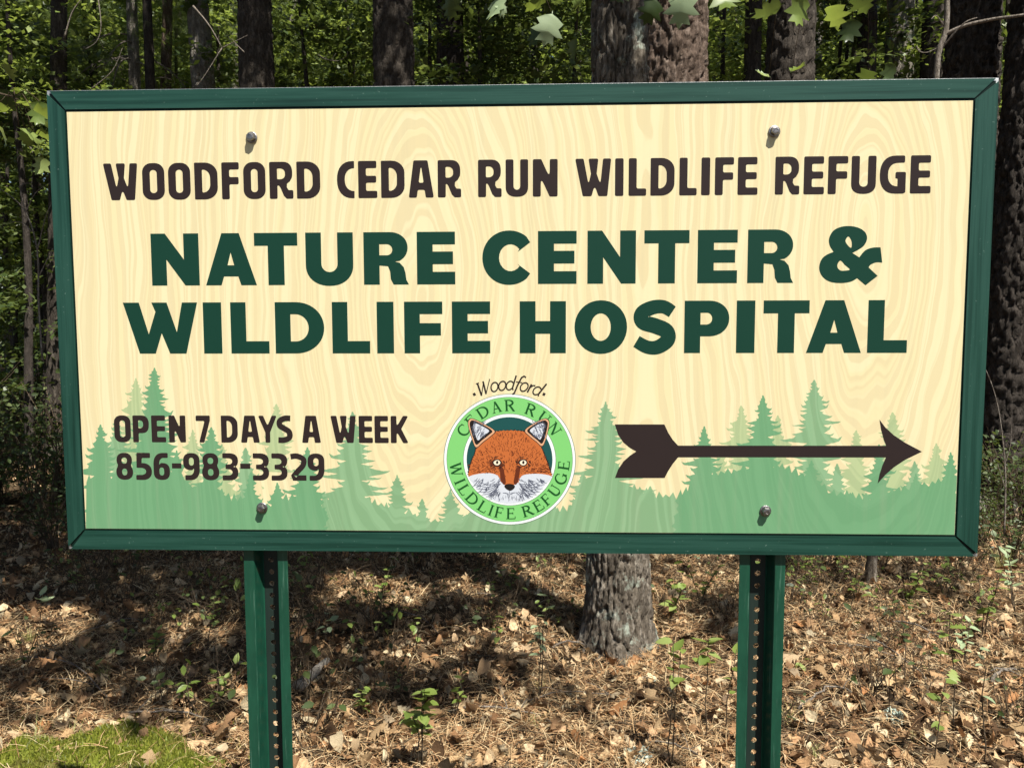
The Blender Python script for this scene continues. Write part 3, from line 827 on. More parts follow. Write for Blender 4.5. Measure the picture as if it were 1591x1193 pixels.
def ring_text(items, rb, h, outward):
    lines = []
    for ch, ang in items:
        w, ss = serif(ch); a = R(ang)
        for pts, pw in ss:
            if hasattr(pw, '__len__'): ww = [q * h * PXM for q in pw]
            else: ww = pw * h * PXM
            q = []
            if len(pts) == 2: pts = [tuple(Vector(pts[0]).lerp(Vector(pts[1]), u)) for u in (0, .34, .67, 1)]
            if hasattr(ww, '__len__') and len(ww) != len(pts): ww = ww[0]
            for x, y in pts:
                lx = (x - w / 2) * h; ly = y * h
                if outward: rad = rb + ly; th = a - lx / (rb + h * .5)
                else: rad = rb - ly; th = a + lx / (rb - h * .5)
                q.append((BC[0] + rad * PXM * math.cos(th), BC[1] + rad * PXM * math.sin(th)))
            lines.append((q, ww))
        ribbons('letter', lines, M['badge_text'], bump=False); lines = []
    LAYER[0] += 0.000035
ring_text([('C', 147), ('E', 134.5), ('D', 119), ('A', 104), ('R', 89.5), ('R', 67), ('U', 50.5), ('N', 35)], 77.0, 17.5, True)
ring_text([('W', 190.5), ('I', 204), ('L', 213.5), ('D', 226.5), ('L', 240.5), ('I', 250), ('F', 258.5), ('E', 271), ('R', 289), ('E', 301.5), ('F', 312.5), ('U', 325.5), ('G', 340), ('E', 354)], 94.5, 17.5, False)

# slanted small word riding on the emblem's rim
def ital(ch):
    T, t = 0.115, 0.065
    o = lambda cx=.28, r=.25: [(arc(cx, .32, r, .32, 20, 380, 18), T * .8)]
    if ch == 'W': return .95, [([(.10, .92), (.22, 0)], T), ([(.22, 0), (.50, .85)], t), ([(.48, .92), (.58, 0)], T), ([(.58, 0), (.92, .95)], t), ([(0, .92), (.2, .92)], t)]
    if ch == 'o': return .56, o()
    if ch == 'd': return .62, [(arc(.27, .32, .24, .31, 40, 320, 14), T * .8), ([(.52, 1.05), (.50, .1), (.60, .02)], T)]
    if ch == 'f': return .40, [([(.55, 1.0), (.42, 1.08), (.30, .95), (.22, .4), (.14, -.2), (.02, -.32)], T), ([(.05, .60), (.46, .60)], t)]
    if ch == 'r': return .42, [([(.12, .64), (.12, 0)], T), ([(.12, .35), (.25, .58), (.40, .62)], T * .8)]
    if ch == '.': return .2, [([(.02, .40), (.20, .40)], .19)]
lines = []
for ch, ang in (('.', 118.0), ('W', 109.5), ('o', 101.2), ('o', 95.2), ('d', 89.0), ('f', 83.8), ('o', 78.4), ('r', 73.3), ('d', 67.8), ('.', 62.5)):
    w, ss = ital(ch); h = 22.0; rb = 110.0 if ch != '.' else 108; a = R(ang)
    for pts, pw in ss:
        q = []
        for x, y in pts:
            lx = (x - w / 2 + 0.20 * (y - .4)) * h; ly = y * h
            th = a - lx / 116.0
            q.append((BC[0] + (rb + ly) * PXM * math.cos(th), BC[1] + (rb + ly) * PXM * math.sin(th)))
        lines.append((q, pw * h * PXM))
    ribbons('letter', lines, M['brown'], bump=False); lines = []
LAYER[0] += 0.000035

# the fox: traced in an enlarged crop (origin 700,630; factor 7.016)
F7 = lambda x, y: S(700 + x / 7.016, 630 + y / 7.016)
fx = lambda pts, n=4: spline([F7(*p) for p in pts], n, True)
rf = random.Random(11)
def furry(pts, amp, n):
    """outline with tufts of fur"""
    base = spline(pts, n, True); out = []; N = len(base)
    for i, p in enumerate(base):
        a, b = Vector(base[i - 1]), Vector(base[(i + 1) % N]); d = (b - a)
        if d.length < 1e-6: continue
        nr = Vector((d.y, -d.x)).normalized()
        k = amp * rf.uniform(0.3, 1.0) if i % 2 else -amp * 0.2
        q = Vector(p) + nr * k
        out.append((q.x, q.y))
    return clean([F7(*p) for p in out])
def fox(name, c, mat): print_shape(name, [[c]], M[mat])
a0 = [(642.6 + 474 * math.cos(R(a)), 591.4 - 474 * math.sin(R(a))) for a in range(-158, -21, 6)]
fox('emblem_fox', clean([F7(*p) for p in a0 + [(1085, 765), (1010, 740), (800, 720), (640, 700), (480, 720), (280, 735), (200, 760)]]), 'furwhite')
head = [(202, 772), (208, 700), (232, 610), (262, 545), (285, 470), (330, 390), (420, 315), (520, 282), (640, 274), (770, 280), (850, 305), (930, 390), (990, 465), (1020, 540), (1052, 620), (1075, 700), (1100, 770),
        (1010, 748), (890, 742), (800, 752), (768, 790), (735, 850), (690, 905), (600, 905), (560, 850), (540, 800), (510, 757), (430, 738), (310, 742)]
fox('emblem_fox', furry([(p[0] + (p[0] - 645) * .02, p[1] - 4) if p[1] < 720 else p for p in head], 14, 7), 'black')
fox('emblem_fox', furry(head, 8, 6), 'orange')
earL = [(280, 455), (240, 370), (205, 250), (196, 185), (214, 150), (255, 150), (350, 195), (480, 275), (440, 330), (350, 400)]
earR = [(1000, 440), (1042, 350), (1070, 230), (1074, 180), (1052, 150), (1015, 148), (930, 185), (815, 268), (860, 330), (940, 395)]
def inset(pts, k, c):
    return [(c[0] + (p[0] - c[0]) * k, c[1] + (p[1] - c[1]) * k) for p in pts]
for e, c in ((earL, (300, 270)), (earR, (975, 270))):
    fox('emblem_fox_ear', fx(inset(e, 1.06, c)), 'black')
    fox('emblem_fox_ear', fx(e), 'tan')
    fox('emblem_fox_ear', fx(inset(e, .86, (c[0], c[1] - 10))), 'black')
    fox('emblem_fox_ear', fx(inset(e, .60, (c[0] + (30 if c[0] < 600 else -30), c[1] - 5))), 'furwhite')
# cheeks, muzzle
fox('emblem_fox', fx([(205, 775), (300, 745), (420, 735), (500, 757), (535, 805), (545, 850), (420, 850), (250, 830)]), 'furwhite')
fox('emblem_fox', fx([(775, 768), (880, 745), (1000, 746), (1100, 775), (1030, 850), (860, 860), (745, 860)]), 'furwhite')
fox('emblem_fox', fx([(545, 830), (590, 865), (640, 880), (690, 865), (735, 840), (760, 900), (730, 960), (640, 985), (560, 965), (520, 900)]), 'furwhite')
for cx, sgn in ((505, 1), (790, -1)):
    fox('emblem_fox', fx([(cx - 75 , 640), (cx - 45, 595), (cx, 580), (cx + 45, 598), (cx + 62 * sgn, 640), (cx + 50 * sgn, 700), (cx + 30 * sgn, 670), (cx - 20, 665)]), 'rust')
    fox('emblem_fox_eye', fx([(cx - 50, 622), (cx - 25, 592), (cx + 15, 586), (cx + 46, 606), (cx + 48, 635), (cx + 15, 662), (cx - 22, 655)]), 'black')
    fox('emblem_fox_eye', fx([(cx - 36, 620), (cx - 15, 598), (cx + 14, 595), (cx + 36, 612), (cx + 34, 634), (cx + 10, 650), (cx - 18, 645)]), 'eye')
    fox('emblem_fox_eye', fx([(cx - 8, 612), (cx + 4, 600), (cx + 16, 612), (cx + 14, 630), (cx + 2, 638), (cx - 8, 628)]), 'black')
fox('emblem_fox', fx([(530, 660), (538, 720), (545, 790), (560, 840), (582, 862), (602, 840), (592, 760), (572, 680)]), 'rust')
fox('emblem_fox', fx([(762, 660), (755, 720), (745, 790), (730, 840), (708, 862), (688, 840), (700, 760), (718, 680)]), 'rust')
fox('emblem_fox_nose', fx([(585, 880), (605, 858), (645, 852), (685, 860), (702, 882), (685, 910), (650, 928), (610, 912)]), 'black')
# pen strokes: fur flecks, whiskers, mouth
pen = []
def seg(x0, y0, x1, y1, w, bend=0.0):
    mx, my = (x0 + x1) / 2 + (y1 - y0) * bend, (y0 + y1) / 2 - (x1 - x0) * bend
    pen.append(([F7(x0, y0), F7(mx, my), F7(x1, y1)], [w * .6 / 7.016 * PXM, w / 7.016 * PXM, w * .25 / 7.016 * PXM]))
for i in range(900):
    x, y = rf.uniform(230, 1060), rf.uniform(290, 735)
    if (abs(x - 642) > 250 and y < 420) or ((x - 505) ** 2 + (y - 622) ** 2 < 3800) or ((x - 790) ** 2 + (y - 622) ** 2 < 3800): continue
    if abs(x - 642) > 120 + (y - 290) * 0.95: continue
    a = math.atan2(y - 900, x - 642) + rf.uniform(-.35, .35); l = rf.uniform(10, 28)
    seg(x, y, x + math.cos(a) * l, y + math.sin(a) * l, rf.uniform(3, 6.5), rf.uniform(-.2, .2))
for i in range(240):
    side = rf.choice((-1, 1)); x = 642 + side * rf.uniform(40, 440); y = rf.uniform(640, 735) if abs(x - 642) > 140 else rf.uniform(640, 840)
    if ((x - 505) ** 2 + (y - 622) ** 2 < 4200) or ((x - 790) ** 2 + (y - 622) ** 2 < 4200) or (y > 735 and abs(x - 642) > 100): continue
    a = math.atan2(y - 560, x - 642) + rf.uniform(-.3, .3); l = rf.uniform(12, 30)
    seg(x, y, x + math.cos(a) * l, y + math.sin(a) * l * .5, rf.uniform(4, 8), .1)
ribbons('emblem_fox_fur', pen, M['rust'], kind='stuff'); pen = []
for i in range(46):
    a = R(rf.uniform(0, 360)); 
    for cx in (505, 790):
        r0 = rf.uniform(58, 75); seg(cx + r0 * math.cos(a), 622 + r0 * .75 * math.sin(a), cx + (r0 + 22) * math.cos(a + .25), 622 + (r0 + 22) * .8 * math.sin(a + .25), 5)
ribbons('emblem_fox_fur', pen, M['black'], kind='stuff'); pen = []
for sg in (-1, 1):
    for k in range(9):
        x0, y0 = 642 + sg * (100 + k * 6), 850 + k * 9
        a = R(14 - k * 14) ; L_ = 290 - 12 * k
        seg(x0, y0, x0 + sg * L_ * math.cos(a), y0 - L_ * math.sin(a) * 0.55, 7.5, -0.12 * sg)
    for k in range(60):
        x0, y0 = 642 + sg * rf.uniform(90, 400), rf.uniform(790, 960)
        if (x0 - 642) ** 2 + (y0 - 591) ** 2 > 430 ** 2: continue
        seg(x0, y0, x0 + sg * rf.uniform(20, 60), y0 + rf.uniform(15, 60), 8, -.1 * sg)
for k in range(80):
    x0 = rf.uniform(430, 860); y0 = rf.uniform(940, 1015); seg(x0, y0, x0 + (x0 - 642) * .08, y0 + rf.uniform(20, 36), 4)
seg(570, 950, 640, 972, 9, .1); seg(640, 972, 730, 945, 9, .1); seg(642, 928, 642, 968, 7)
for e, sg in ((earL, 1), (earR, -1)):
    cx = 300 if sg > 0 else 975
    for k in range(60):
        x0, y0 = cx + rf.uniform(-70, 70), rf.uniform(190, 360); seg(x0, y0, x0 + sg * rf.uniform(10, 30), y0 - rf.uniform(20, 50), 6, .15)
ribbons('emblem_fox_whiskers', pen, M['furgrey'], kind='stuff')

# ---- bolts holding the panel to the posts
BOLTS = [(393, 215), (1206, 205), (408, 789), (1186, 793)]
PX_L = (S(*BOLTS[0])[0] + S(*BOLTS[2])[0]) / 2; PX_R = (S(*BOLTS[1])[0] + S(*BOLTS[3])[0]) / 2
def lathe_y(prof, n, hexa=None):
    """profile [(radius, y)] turned about the y axis"""
    v, f = [], []
    for (r_, y) in prof:
        for k in range(n):
            a = 2 * math.pi * k / n
            v.append((r_ * math.cos(a), y, r_ * math.sin(a)))
    for i in range(len(prof) - 1):
        for k in range(n):
            k2 = (k + 1) % n
            f.append((i * n + k, i * n + k2, (i + 1) * n + k2, (i + 1) * n + k))
    f.append(tuple(range((len(prof) - 1) * n, len(prof) * n)))
    mb = MB(); mb.add(v, f); return mb
washer_me = lathe_y([(0.0112, 0.0), (0.0112, -0.0018), (0.0105, -0.0024), (0.0080, -0.0024)], 24).mesh('washer', M['bolt'], True)
head_mb = lathe_y([(0.0085, 0.0), (0.0085, -0.0072), (0.0074, -0.0088), (0.0040, -0.0094), (0.0036, -0.0088)], 6)
head_me = head_mb.mesh('bolt_head', M['bolt'])
for i, b in enumerate(BOLTS):
    bx = PX_L if i in (0, 2) else PX_R
    w = obj('bolt', washer_me, sign, (bx, -0.0023, S(*b)[1]), (0, 0.3 * i, 0))
    obj('bolt_head', head_me, w, (0, -0.0022, 0), (0, 0.4 + i, 0))

# ---- perforated steel channel posts
def post_mesh():
    z0, z1 = -SIGN_Z - 0.35, SH / 2 - 0.05
    D, T = 0.032, 0.0022
    y = 0.0085
    # outer skin (front side) from left lip to web edge, mirrored; thickness goes backwards
    front = [(-0.0455, y), (-0.0255, y), (-0.0240, y + 0.002), (-0.0175, y + D - 0.002), (-0.0155, y + D)]
    back = [(-0.0455, y + T), (-0.0275, y + T), (-0.0268, y + 0.0042), (-0.0205, y + D + 0.001), (-0.0155, y + D + T)]
    mb = MB()
    for sgn in (1, -1):
        prof = front + back[::-1]; n = len(prof)
        v = [(sgn * p[0], p[1], z0) for p in prof] + [(sgn * p[0], p[1], z1) for p in prof]
        f = []
        for i in range(n):
            j = (i + 1) % n
            if i == len(front) - 1: continue
            q = (i, j, j + n, i + n); f.append(q if sgn > 0 else q[::-1])
        mb.add(v, f)
    walls = mb.mesh('post', M['post']); mb = MB()
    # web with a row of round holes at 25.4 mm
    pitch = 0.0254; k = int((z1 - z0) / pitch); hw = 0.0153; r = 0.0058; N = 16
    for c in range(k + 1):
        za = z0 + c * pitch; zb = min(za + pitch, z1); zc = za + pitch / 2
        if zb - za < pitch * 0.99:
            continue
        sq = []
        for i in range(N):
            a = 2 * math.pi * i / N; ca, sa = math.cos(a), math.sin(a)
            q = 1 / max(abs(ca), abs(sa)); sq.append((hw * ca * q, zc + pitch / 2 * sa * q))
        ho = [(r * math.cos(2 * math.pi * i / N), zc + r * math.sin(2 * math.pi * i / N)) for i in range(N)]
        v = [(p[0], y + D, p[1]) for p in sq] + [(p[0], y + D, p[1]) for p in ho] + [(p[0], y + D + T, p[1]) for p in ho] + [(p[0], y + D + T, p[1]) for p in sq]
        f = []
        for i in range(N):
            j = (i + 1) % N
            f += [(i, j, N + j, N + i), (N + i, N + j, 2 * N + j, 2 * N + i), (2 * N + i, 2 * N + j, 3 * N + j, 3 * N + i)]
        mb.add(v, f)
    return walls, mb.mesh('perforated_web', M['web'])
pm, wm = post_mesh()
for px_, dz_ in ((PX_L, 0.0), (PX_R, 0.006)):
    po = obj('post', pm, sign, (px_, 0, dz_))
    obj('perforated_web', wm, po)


# ------------------------------------------------------------------ ground
xs = np.concatenate([np.linspace(-60, -6, 28)[:-1], np.linspace(-6, 6, 161), np.linspace(6, 60, 28)[1:]])
ys = np.concatenate([np.linspace(-14, -2, 8)[:-1], np.linspace(-2, 9, 150), np.linspace(9, 70, 32)[1:]])
gx, gy = np.meshgrid(xs, ys)
rng = np.random.default_rng(3)
lump = gz(gx, gy) + np.where((abs(gx) < 6) & (gy < 9), rng.normal(0, 0.004, gx.shape), 0)
nx, ny = len(xs), len(ys)
idx = np.arange(nx * ny).reshape(ny, nx)
gf = np.stack([idx[:-1, :-1], idx[:-1, 1:], idx[1:, 1:], idx[1:, :-1]], -1).reshape(-1, 4)
gr = mesh_obj('ground', np.stack([gx, gy, lump], -1), gf, M['soil'], smooth=True)
gr['kind'] = 'structure'

# ------------------------------------------------------------------ leaf shapes
def leaf_template(kind):
    """flat leaf, stalk at the origin, blade along +y, one unit long: verts and faces fanned along the midrib"""
    if kind == 'simple':
        w = [0.0, 0.26, 0.30, 0.17, 0.0]; y = [0.0, 0.22, 0.5, 0.8, 1.0]
    elif kind == 'long':
        w = [0.0, 0.16, 0.19, 0.12, 0.0]; y = [0.0, 0.22, 0.5, 0.8, 1.0]
    elif kind == 'oak':
        w = [0.02, 0.10, 0.22, 0.12, 0.34, 0.16, 0.40, 0.17, 0.26, 0.0]
        y = [0.0, 0.08, 0.20, 0.27, 0.42, 0.48, 0.68, 0.74, 0.90, 1.0]
    elif kind == 'maple':
        w = [0.02, 0.20, 0.42, 0.30, 0.52, 0.34, 0.20, 0.30, 0.10, 0.0]
        y = [0.0, 0.04, 0.10, 0.30, 0.52, 0.55, 0.60, 0.80, 0.82, 1.0]
    v, f = [], []
    n = len(y)
    lead = 0.06 if kind in ('oak', 'maple') else 0
    for i in range(n):
        a = abs(w[i])
        v += [(-a, y[i] + (lead if w[i] > 0.2 else 0), 0.0), (0.0, y[i] if i else -0.12 * (kind != 'x'), 0.0), (a, y[i] + (lead if w[i] > 0.2 else 0), 0.0)]
    for i in range(n - 1):
        b = 3 * i
        f += [(b, b + 1, b + 4, b + 3), (b + 1, b + 2, b + 5, b + 4)]
    return np.array(v, float), np.array(f, int)

def bend(v, fold=0.25, curl=0.5, twist=0.0, droop=0.0, seed=0, rough=0.0):
    """folds a leaf along its midrib, curls it along its length, twists it"""
    r = np.random.default_rng(seed)
    v = v.copy()
    v[:, 2] += np.abs(v[:, 0]) * fold
    th = v[:, 1] * curl
    yy = np.where(abs(curl) > 1e-3, np.sin(th) / (curl + 1e-9), v[:, 1]); zz = np.where(abs(curl) > 1e-3, (1 - np.cos(th)) / (curl + 1e-9), 0)
    v = np.stack([v[:, 0], yy - v[:, 2] * np.sin(th), zz + v[:, 2] * np.cos(th)], 1)
    t = v[:, 1] * twist
    v = np.stack([v[:, 0] * np.cos(t) - v[:, 2] * np.sin(t), v[:, 1], v[:, 0] * np.sin(t) + v[:, 2] * np.cos(t)], 1)
    v[:, 2] -= droop * v[:, 1] ** 2
    if rough: v[:, 2] += r.normal(0, rough, len(v))
    return v

def rand_rot(n, rg, tilt):
    """n rotation matrices: heading free, then tipped by a random lean up to tilt"""
    a = rg.uniform(0, 2 * np.pi, n); p = rg.normal(0, tilt, n); q = rg.normal(0, tilt, n)
    ca, sa, cp, sp, cq, sq = np.cos(a), np.sin(a), np.cos(p), np.sin(p), np.cos(q), np.sin(q)
    o, l = np.zeros(n), np.ones(n)
    Rz = np.stack([ca, -sa, o, sa, ca, o, o, o, l], 1).reshape(n, 3, 3)
    Rx = np.stack([l, o, o, o, cp, -sp, o, sp, cp], 1).reshape(n, 3, 3)
    Ry = np.stack([cq, o, sq, o, l, o, -sq, o, cq], 1).reshape(n, 3, 3)
    return Rz @ Rx @ Ry

def scatter(template, pos, rot, size):
    """copies of one template: returns verts and faces"""
    v, f = template
    n = len(pos); k = len(v)
    V = np.einsum('nij,kj->nki', rot, v) * size[:, None, None] + pos[:, None, :]
    F = f[None, :, :] + (np.arange(n) * k)[:, None, None]
    return V.reshape(-1, 3), F.reshape(-1, f.shape[1])

def join(parts):
    V, F, b = [], [], 0
    for v, f in parts:
        V.append(v); F.append(f + b); b += len(v)
    return np.concatenate(V), [np.concatenate([f for f in F if f.shape[1] == k]) for k in {f.shape[1] for f in F}]

quadleaf = (np.array([(0, 0, 0), (-.30, .45, .07), (0, 1, 0), (.30, .45, .07)], float), np.array([[0, 3, 2, 1]]))
fiveleaf = (np.array([(0, 0, 0), (-.26, .30, .06), (-.22, .66, .05), (0, 1, -.05), (.22, .66, .05), (.26, .30, .06), (0, .5, 0)], float),
            np.array([[0, 6, 2, 1], [6, 3, 2, 2], [0, 5, 4, 6], [6, 4, 3, 3]]))
fiveleaf = (fiveleaf[0], np.array([[0, 6, 1], [1, 6, 2], [2, 6, 3], [0, 5, 6], [5, 4, 6], [4, 3, 6]]))

def leafy(seed, clumps, per, radii, size, tilt=0.45, flat=0.5, tmpl=quadleaf, hollow=0.3):
    """leaf sprays spread through an ellipsoid: uneven outline, gaps between the sprays"""
    rg = np.random.default_rng(seed)
    d = rg.normal(size=(clumps, 3)); d /= np.linalg.norm(d, axis=1)[:, None]
    c = d * (rg.uniform(hollow, 1.0, clumps) ** 0.6)[:, None] * np.array(radii)
    rad = rg.uniform(0.14, 0.30, clumps) * np.mean(radii[:2])
    n = clumps * per
    o = rg.normal(0, 0.5, (n, 3)) * np.repeat(rad, per)[:, None]; o[:, 2] *= flat
    pos = np.repeat(c, per, 0) + o
    v, f = scatter(tmpl, pos, rand_rot(n, rg, tilt), size * rg.uniform(0.6, 1.25, n))
    return v, f, c

def limbs(seed, targets, r0, base=(0, 0, 0)):
    """thin branches from the stem to the sprays"""
    rg = random.Random(seed); mb = MB()
    for t in targets:
        b = Vector((base[0], base[1], base[2] + t[2] * 0.55 - 0.35 * math.hypot(t[0], t[1]) * 0.8)); e = Vector(t)
        mid = (b + e) / 2 + Vector((rg.uniform(-.1, .1), rg.uniform(-.1, .1), 0.12)) * (e - b).length
        mb.tube([b, mid, e], [r0, r0 * 0.6, r0 * 0.2], 4, False)
    return np.array(mb.v), np.array([f for f in mb.f if len(f) == 4])

def crown_mesh(name, seed, clumps, per, radii, size, mat, **k):
    v, f, c = leafy(seed, clumps, per, radii, size, **k)
    return np_mesh(name, v, f, M[mat])

def pine_tuft():
    rg = np.random.default_rng(5); v, f = [], []
    for i in range(16):
        d = rg.normal(size=3); d[1] = abs(d[1]) + .35; d /= np.linalg.norm(d)
        s = np.cross(d, (0.3, 0.2, 1)); s /= np.linalg.norm(s); s *= 0.012
        b = len(v); o = np.array((0, rg.uniform(-.35, .2), 0))
        v += [o - s, o + s, o + d + s * .3]; f.append((b, b + 1, b + 2))
    return np.array(v), np.array(f)

CROWN = {
    'canopy': [crown_mesh('crown', 20 + i, 17, 150, (2.3, 2.3, 1.3), 0.15, 'leaf_oak', hollow=0.2, flat=0.30) for i in range(3)],
    'under': [crown_mesh('crown', 30 + i, 60, 60, (1.6, 1.6, 2.0), 0.115, 'leaf_oak', hollow=0.1, tmpl=quadleaf, flat=0.28) for i in range(3)],
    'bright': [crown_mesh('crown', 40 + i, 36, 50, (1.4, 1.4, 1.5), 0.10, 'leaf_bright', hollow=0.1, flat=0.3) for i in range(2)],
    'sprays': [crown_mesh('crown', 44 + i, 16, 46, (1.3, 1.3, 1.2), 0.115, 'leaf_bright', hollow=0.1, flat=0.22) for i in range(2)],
    'pine': [crown_mesh('crown', 50 + i, 100, 26, (1.9, 1.9, 1.8), 0.16, 'needle', tmpl=pine_tuft(), flat=0.35, tilt=0.8, hollow=0.1) for i in range(2)],
}

# ------------------------------------------------------------------ tree trunks
def plates(u, v, nu, seed):
    """long bark plates: distance to the nearest furrow of a jittered grid (u wraps after nu cells)"""
    iu, iv = np.floor(u).astype(int), np.floor(v).astype(int)
    f1 = np.full(u.shape, 9.0); f2 = np.full(u.shape, 9.0); hh = np.zeros(u.shape)
    for du in (-1, 0, 1):
        for dv in (-1, 0, 1):
            a, b = iu + du, iv + dv
            h = (np.mod(a, nu) * 73856093) ^ (b * 19349663) ^ (seed * 83492791)
            h = h & 0x7fffffff
            jx = ((h * 1103515245 + 12345) & 0x7fffffff) / 0x7fffffff; jy = ((h * 69069 + 907633385) & 0x7fffffff) / 0x7fffffff
            d = np.hypot(a + 0.15 + 0.7 * jx - u, (b + 0.15 + 0.7 * jy - v))
            nearer = d < f1
            f2 = np.where(nearer, f1, np.minimum(f2, d)); hh = np.where(nearer, jx, hh); f1 = np.where(nearer, d, f1)
    return np.clip((f2 - f1) / 0.22, 0, 1), hh

def trunk_mesh(name, r, H, mat, seed, fine=4.0, lean=(0, 0), sides=56, dz=0.03, depth=0.06, cell=(0.045, 0.13), flare=0.35, top=0.35, bow=0.0):
    zs = np.concatenate([np.arange(-0.15, fine, dz), np.linspace(fine, H, 12)])
    th = np.linspace(0, 2 * np.pi, sides, endpoint=False)
    T, Zz = np.meshgrid(th, zs)
    nu = max(5, int(2 * np.pi * r / cell[0]))
    wob = 0.8 * np.sin(Zz * 5 + T * 2 + seed) + 0.6 * np.sin(Zz * 11 - T * 3) + 0.35 * np.sin(Zz * 27 + T * 5)
    p, h = plates(T / (2 * np.pi) * nu + wob * 0.5, Zz / cell[1] + 0.3 * np.sin(T * 4 + seed), nu, seed)
    base = r * (1 - (1 - top) * np.clip(Zz, 0, H) / H) * (1 + flare * np.exp(-np.clip(Zz, -0.2, 9) / 0.16) * (1 + 0.35 * np.sin(T * 4 + seed)))
    base = base * (1 + 0.03 * np.sin(T * 3 + Zz * 0.7 + seed))
    rr_ = base + r * depth * (1.9 * p ** 0.7 + 0.7 * h - 1.5) + r * depth * 0.55 * (plates(T / (2 * np.pi) * nu * 3 + wob, Zz / cell[1] * 2.6, nu * 3, seed + 7)[0] - 0.6) + np.random.default_rng(seed).normal(0, r * 0.008, T.shape)
    cx = lean[0] * Zz + bow * np.sin(np.clip(Zz, 0, H) * 0.9 + seed); cy = lean[1] * Zz
    V = np.stack([cx + rr_ * np.cos(T), cy + rr_ * np.sin(T), Zz], -1).reshape(-1, 3)
    k = len(zs); idx = np.arange(k * sides).reshape(k, sides); nx_ = np.roll(idx, -1, 1)
    F = np.stack([idx[:-1], nx_[:-1], nx_[1:], idx[1:]], -1).reshape(-1, 4)
    return np_mesh(name, V, F, M[mat], True)

def tree(name, label, px, wpx, y, mat, crown, seed, lean=0.0, H=12.0, group=None, py=70, crowns=None, **k):
    """a tree whose trunk the photo shows wpx wide at (px, py), standing at depth y"""
    p = at(px, py, y)
    dist = y - CAM.y
    r = wpx * dist / FPX / 2
    ly = k.pop('leany', 0.0)
    bx, by = p.x - lean * p.z, y - ly * p.z
    root = thing(name, label, 'tree', (bx, by, float(gz(bx, by))), group)
    fine = min(H - 1, 1.5 + 0.50 * dist)
    r0 = r / (1 - (1 - k.get('top', 0.35)) * min(p.z, H) / H)
    obj('trunk', trunk_mesh('trunk', r0, H, mat, seed, fine, (lean, ly), **k), root)
    rg = random.Random(seed)
    for (ox, oy, oz, sc) in (crowns if crowns is not None else [(rg.uniform(-.5, .5), rg.uniform(-.5, .5), H - 1.2, 1.0)]):
        obj('crown', rg.choice(CROWN[crown]), root, (lean * H + ox, oy, oz), (0, 0, rg.uniform(0, 6.28)), sc * .73)
    return root

def dead_twigs(root, starts, seed, mat='twig', r0=0.008):
    rg = random.Random(seed)
    for (z, ang, ln, drop) in starts:
        mb = MB()
        d = Vector((math.cos(ang), math.sin(ang), 0.15)); p = Vector((0, 0, z)); pts = [p]
        n = 7
        for i in range(n):
            d = (d + Vector((rg.uniform(-.15, .15), rg.uniform(-.15, .15), -drop))).normalized()
            p = p + d * ln / n; pts.append(p)
        mb.tube(pts, [r0 * (1 - 0.8 * i / n) for i in range(n + 1)], 5)
        for j in range(2, n):
            e = Vector((rg.uniform(-1, 1), rg.uniform(-1, 1), rg.uniform(-.9, .1))).normalized()
            q = pts[j]; mb.tube([q, q + e * ln * .16 + Vector((0, 0, -.01)), q + e * ln * .25 + Vector((0, 0, -.05))], [r0 * .4, r0 * .3, r0 * .12], 4)
        mb.build('dead_branch', M[mat], root, True)

def overhang(root, off, seed, radii, clumps, lit):
    """crown on a limb reaching out over the clearing; placed for its shade and cut open along sun lines to the points lit"""
    v, f, c = leafy(seed, clumps, 44, radii, 0.15, hollow=0.05)
    w = v.reshape(-1, 4, 3); cen = w.mean(1) + np.array(root.location) + np.array(off)
    keep = np.ones(len(cen), bool); sd = np.array(SUN)
    for (p, rad) in lit:
        d = cen - np.array(p); t_ = d @ sd; dist = np.linalg.norm(d - t_[:, None] * sd, axis=1)
        keep &= dist > rad
    w = w[keep]; n = len(w)
    me = np_mesh('crown', w.reshape(-1, 3), np.arange(n * 4).reshape(n, 4), M['leaf_oak'])
    obj('crown', me, root, off)
    lv, lf = limbs(seed, c[::6], 0.02); me = np_mesh('limb', lv, lf, M['bark_oak'], True); obj('limb', me, root, off)
    mb = MB(); o = Vector(off); mb.tube([Vector((0, 0, o.z - 1.6)), Vector((o.x * .4, o.y * .4, o.z - .7)), o], [.07, .055, .03], 8); mb.build('limb', M['bark_oak'], root, True)
LIT = [(at(858, 45, 1.45), .22), (at(770, 15, 1.5), .18), (at(1062, 10, 1.6), .22), (at(1118, 5, 1.65), .18), (at(45, 170, 1.08), .24), (at(40, 205, 1.1), .22), (at(1290, 20, 2.2), .25), (Vector((.52, 1.95, .15)), .25), (Vector((.5, 1.95, .45)), .25), (Vector((.5, 1.95, .8)), .25), (at(1010, 60, 4.0), .4), (at(1060, 90, 4.2), .4)]  # points that gaps cut in the overhang crowns leave in the sun
near_oak = tree('oak_tree', 'grey furrowed oak trunk whose base shows under the sign', 962, 76, 2.08, 'bark_oak', 'canopy', 1, H=9.0, sides=150, dz=0.012, depth=0.10, cell=(0.027, 0.17), flare=0.38,
                crowns=[(1.2, 2.2, 7.5, 0.9)], top=0.5, lean=-0.004)
ov = lambda x, y, z: (x - near_oak.location.x, y - near_oak.location.y, z)
overhang(near_oak, ov(-2.0, 0.45, 6.5), 204, (1.4, 1.5, .6), 85, LIT)
overhang(near_oak, ov(-0.3, 0.4, 6.3), 201, (1.4, 1.5, .6), 100, LIT)
overhang(near_oak, ov(1.0, 0.45, 6.2), 202, (1.0, 1.35, .55), 66, LIT)
overhang(near_oak, ov(3.2, -0.4, 6.6), 205, (1.4, 1.0, .5), 8, LIT)
overhang(near_oak, ov(0.2, -1.25, 6.4), 206, (2.4, .42, .4), 17, LIT)
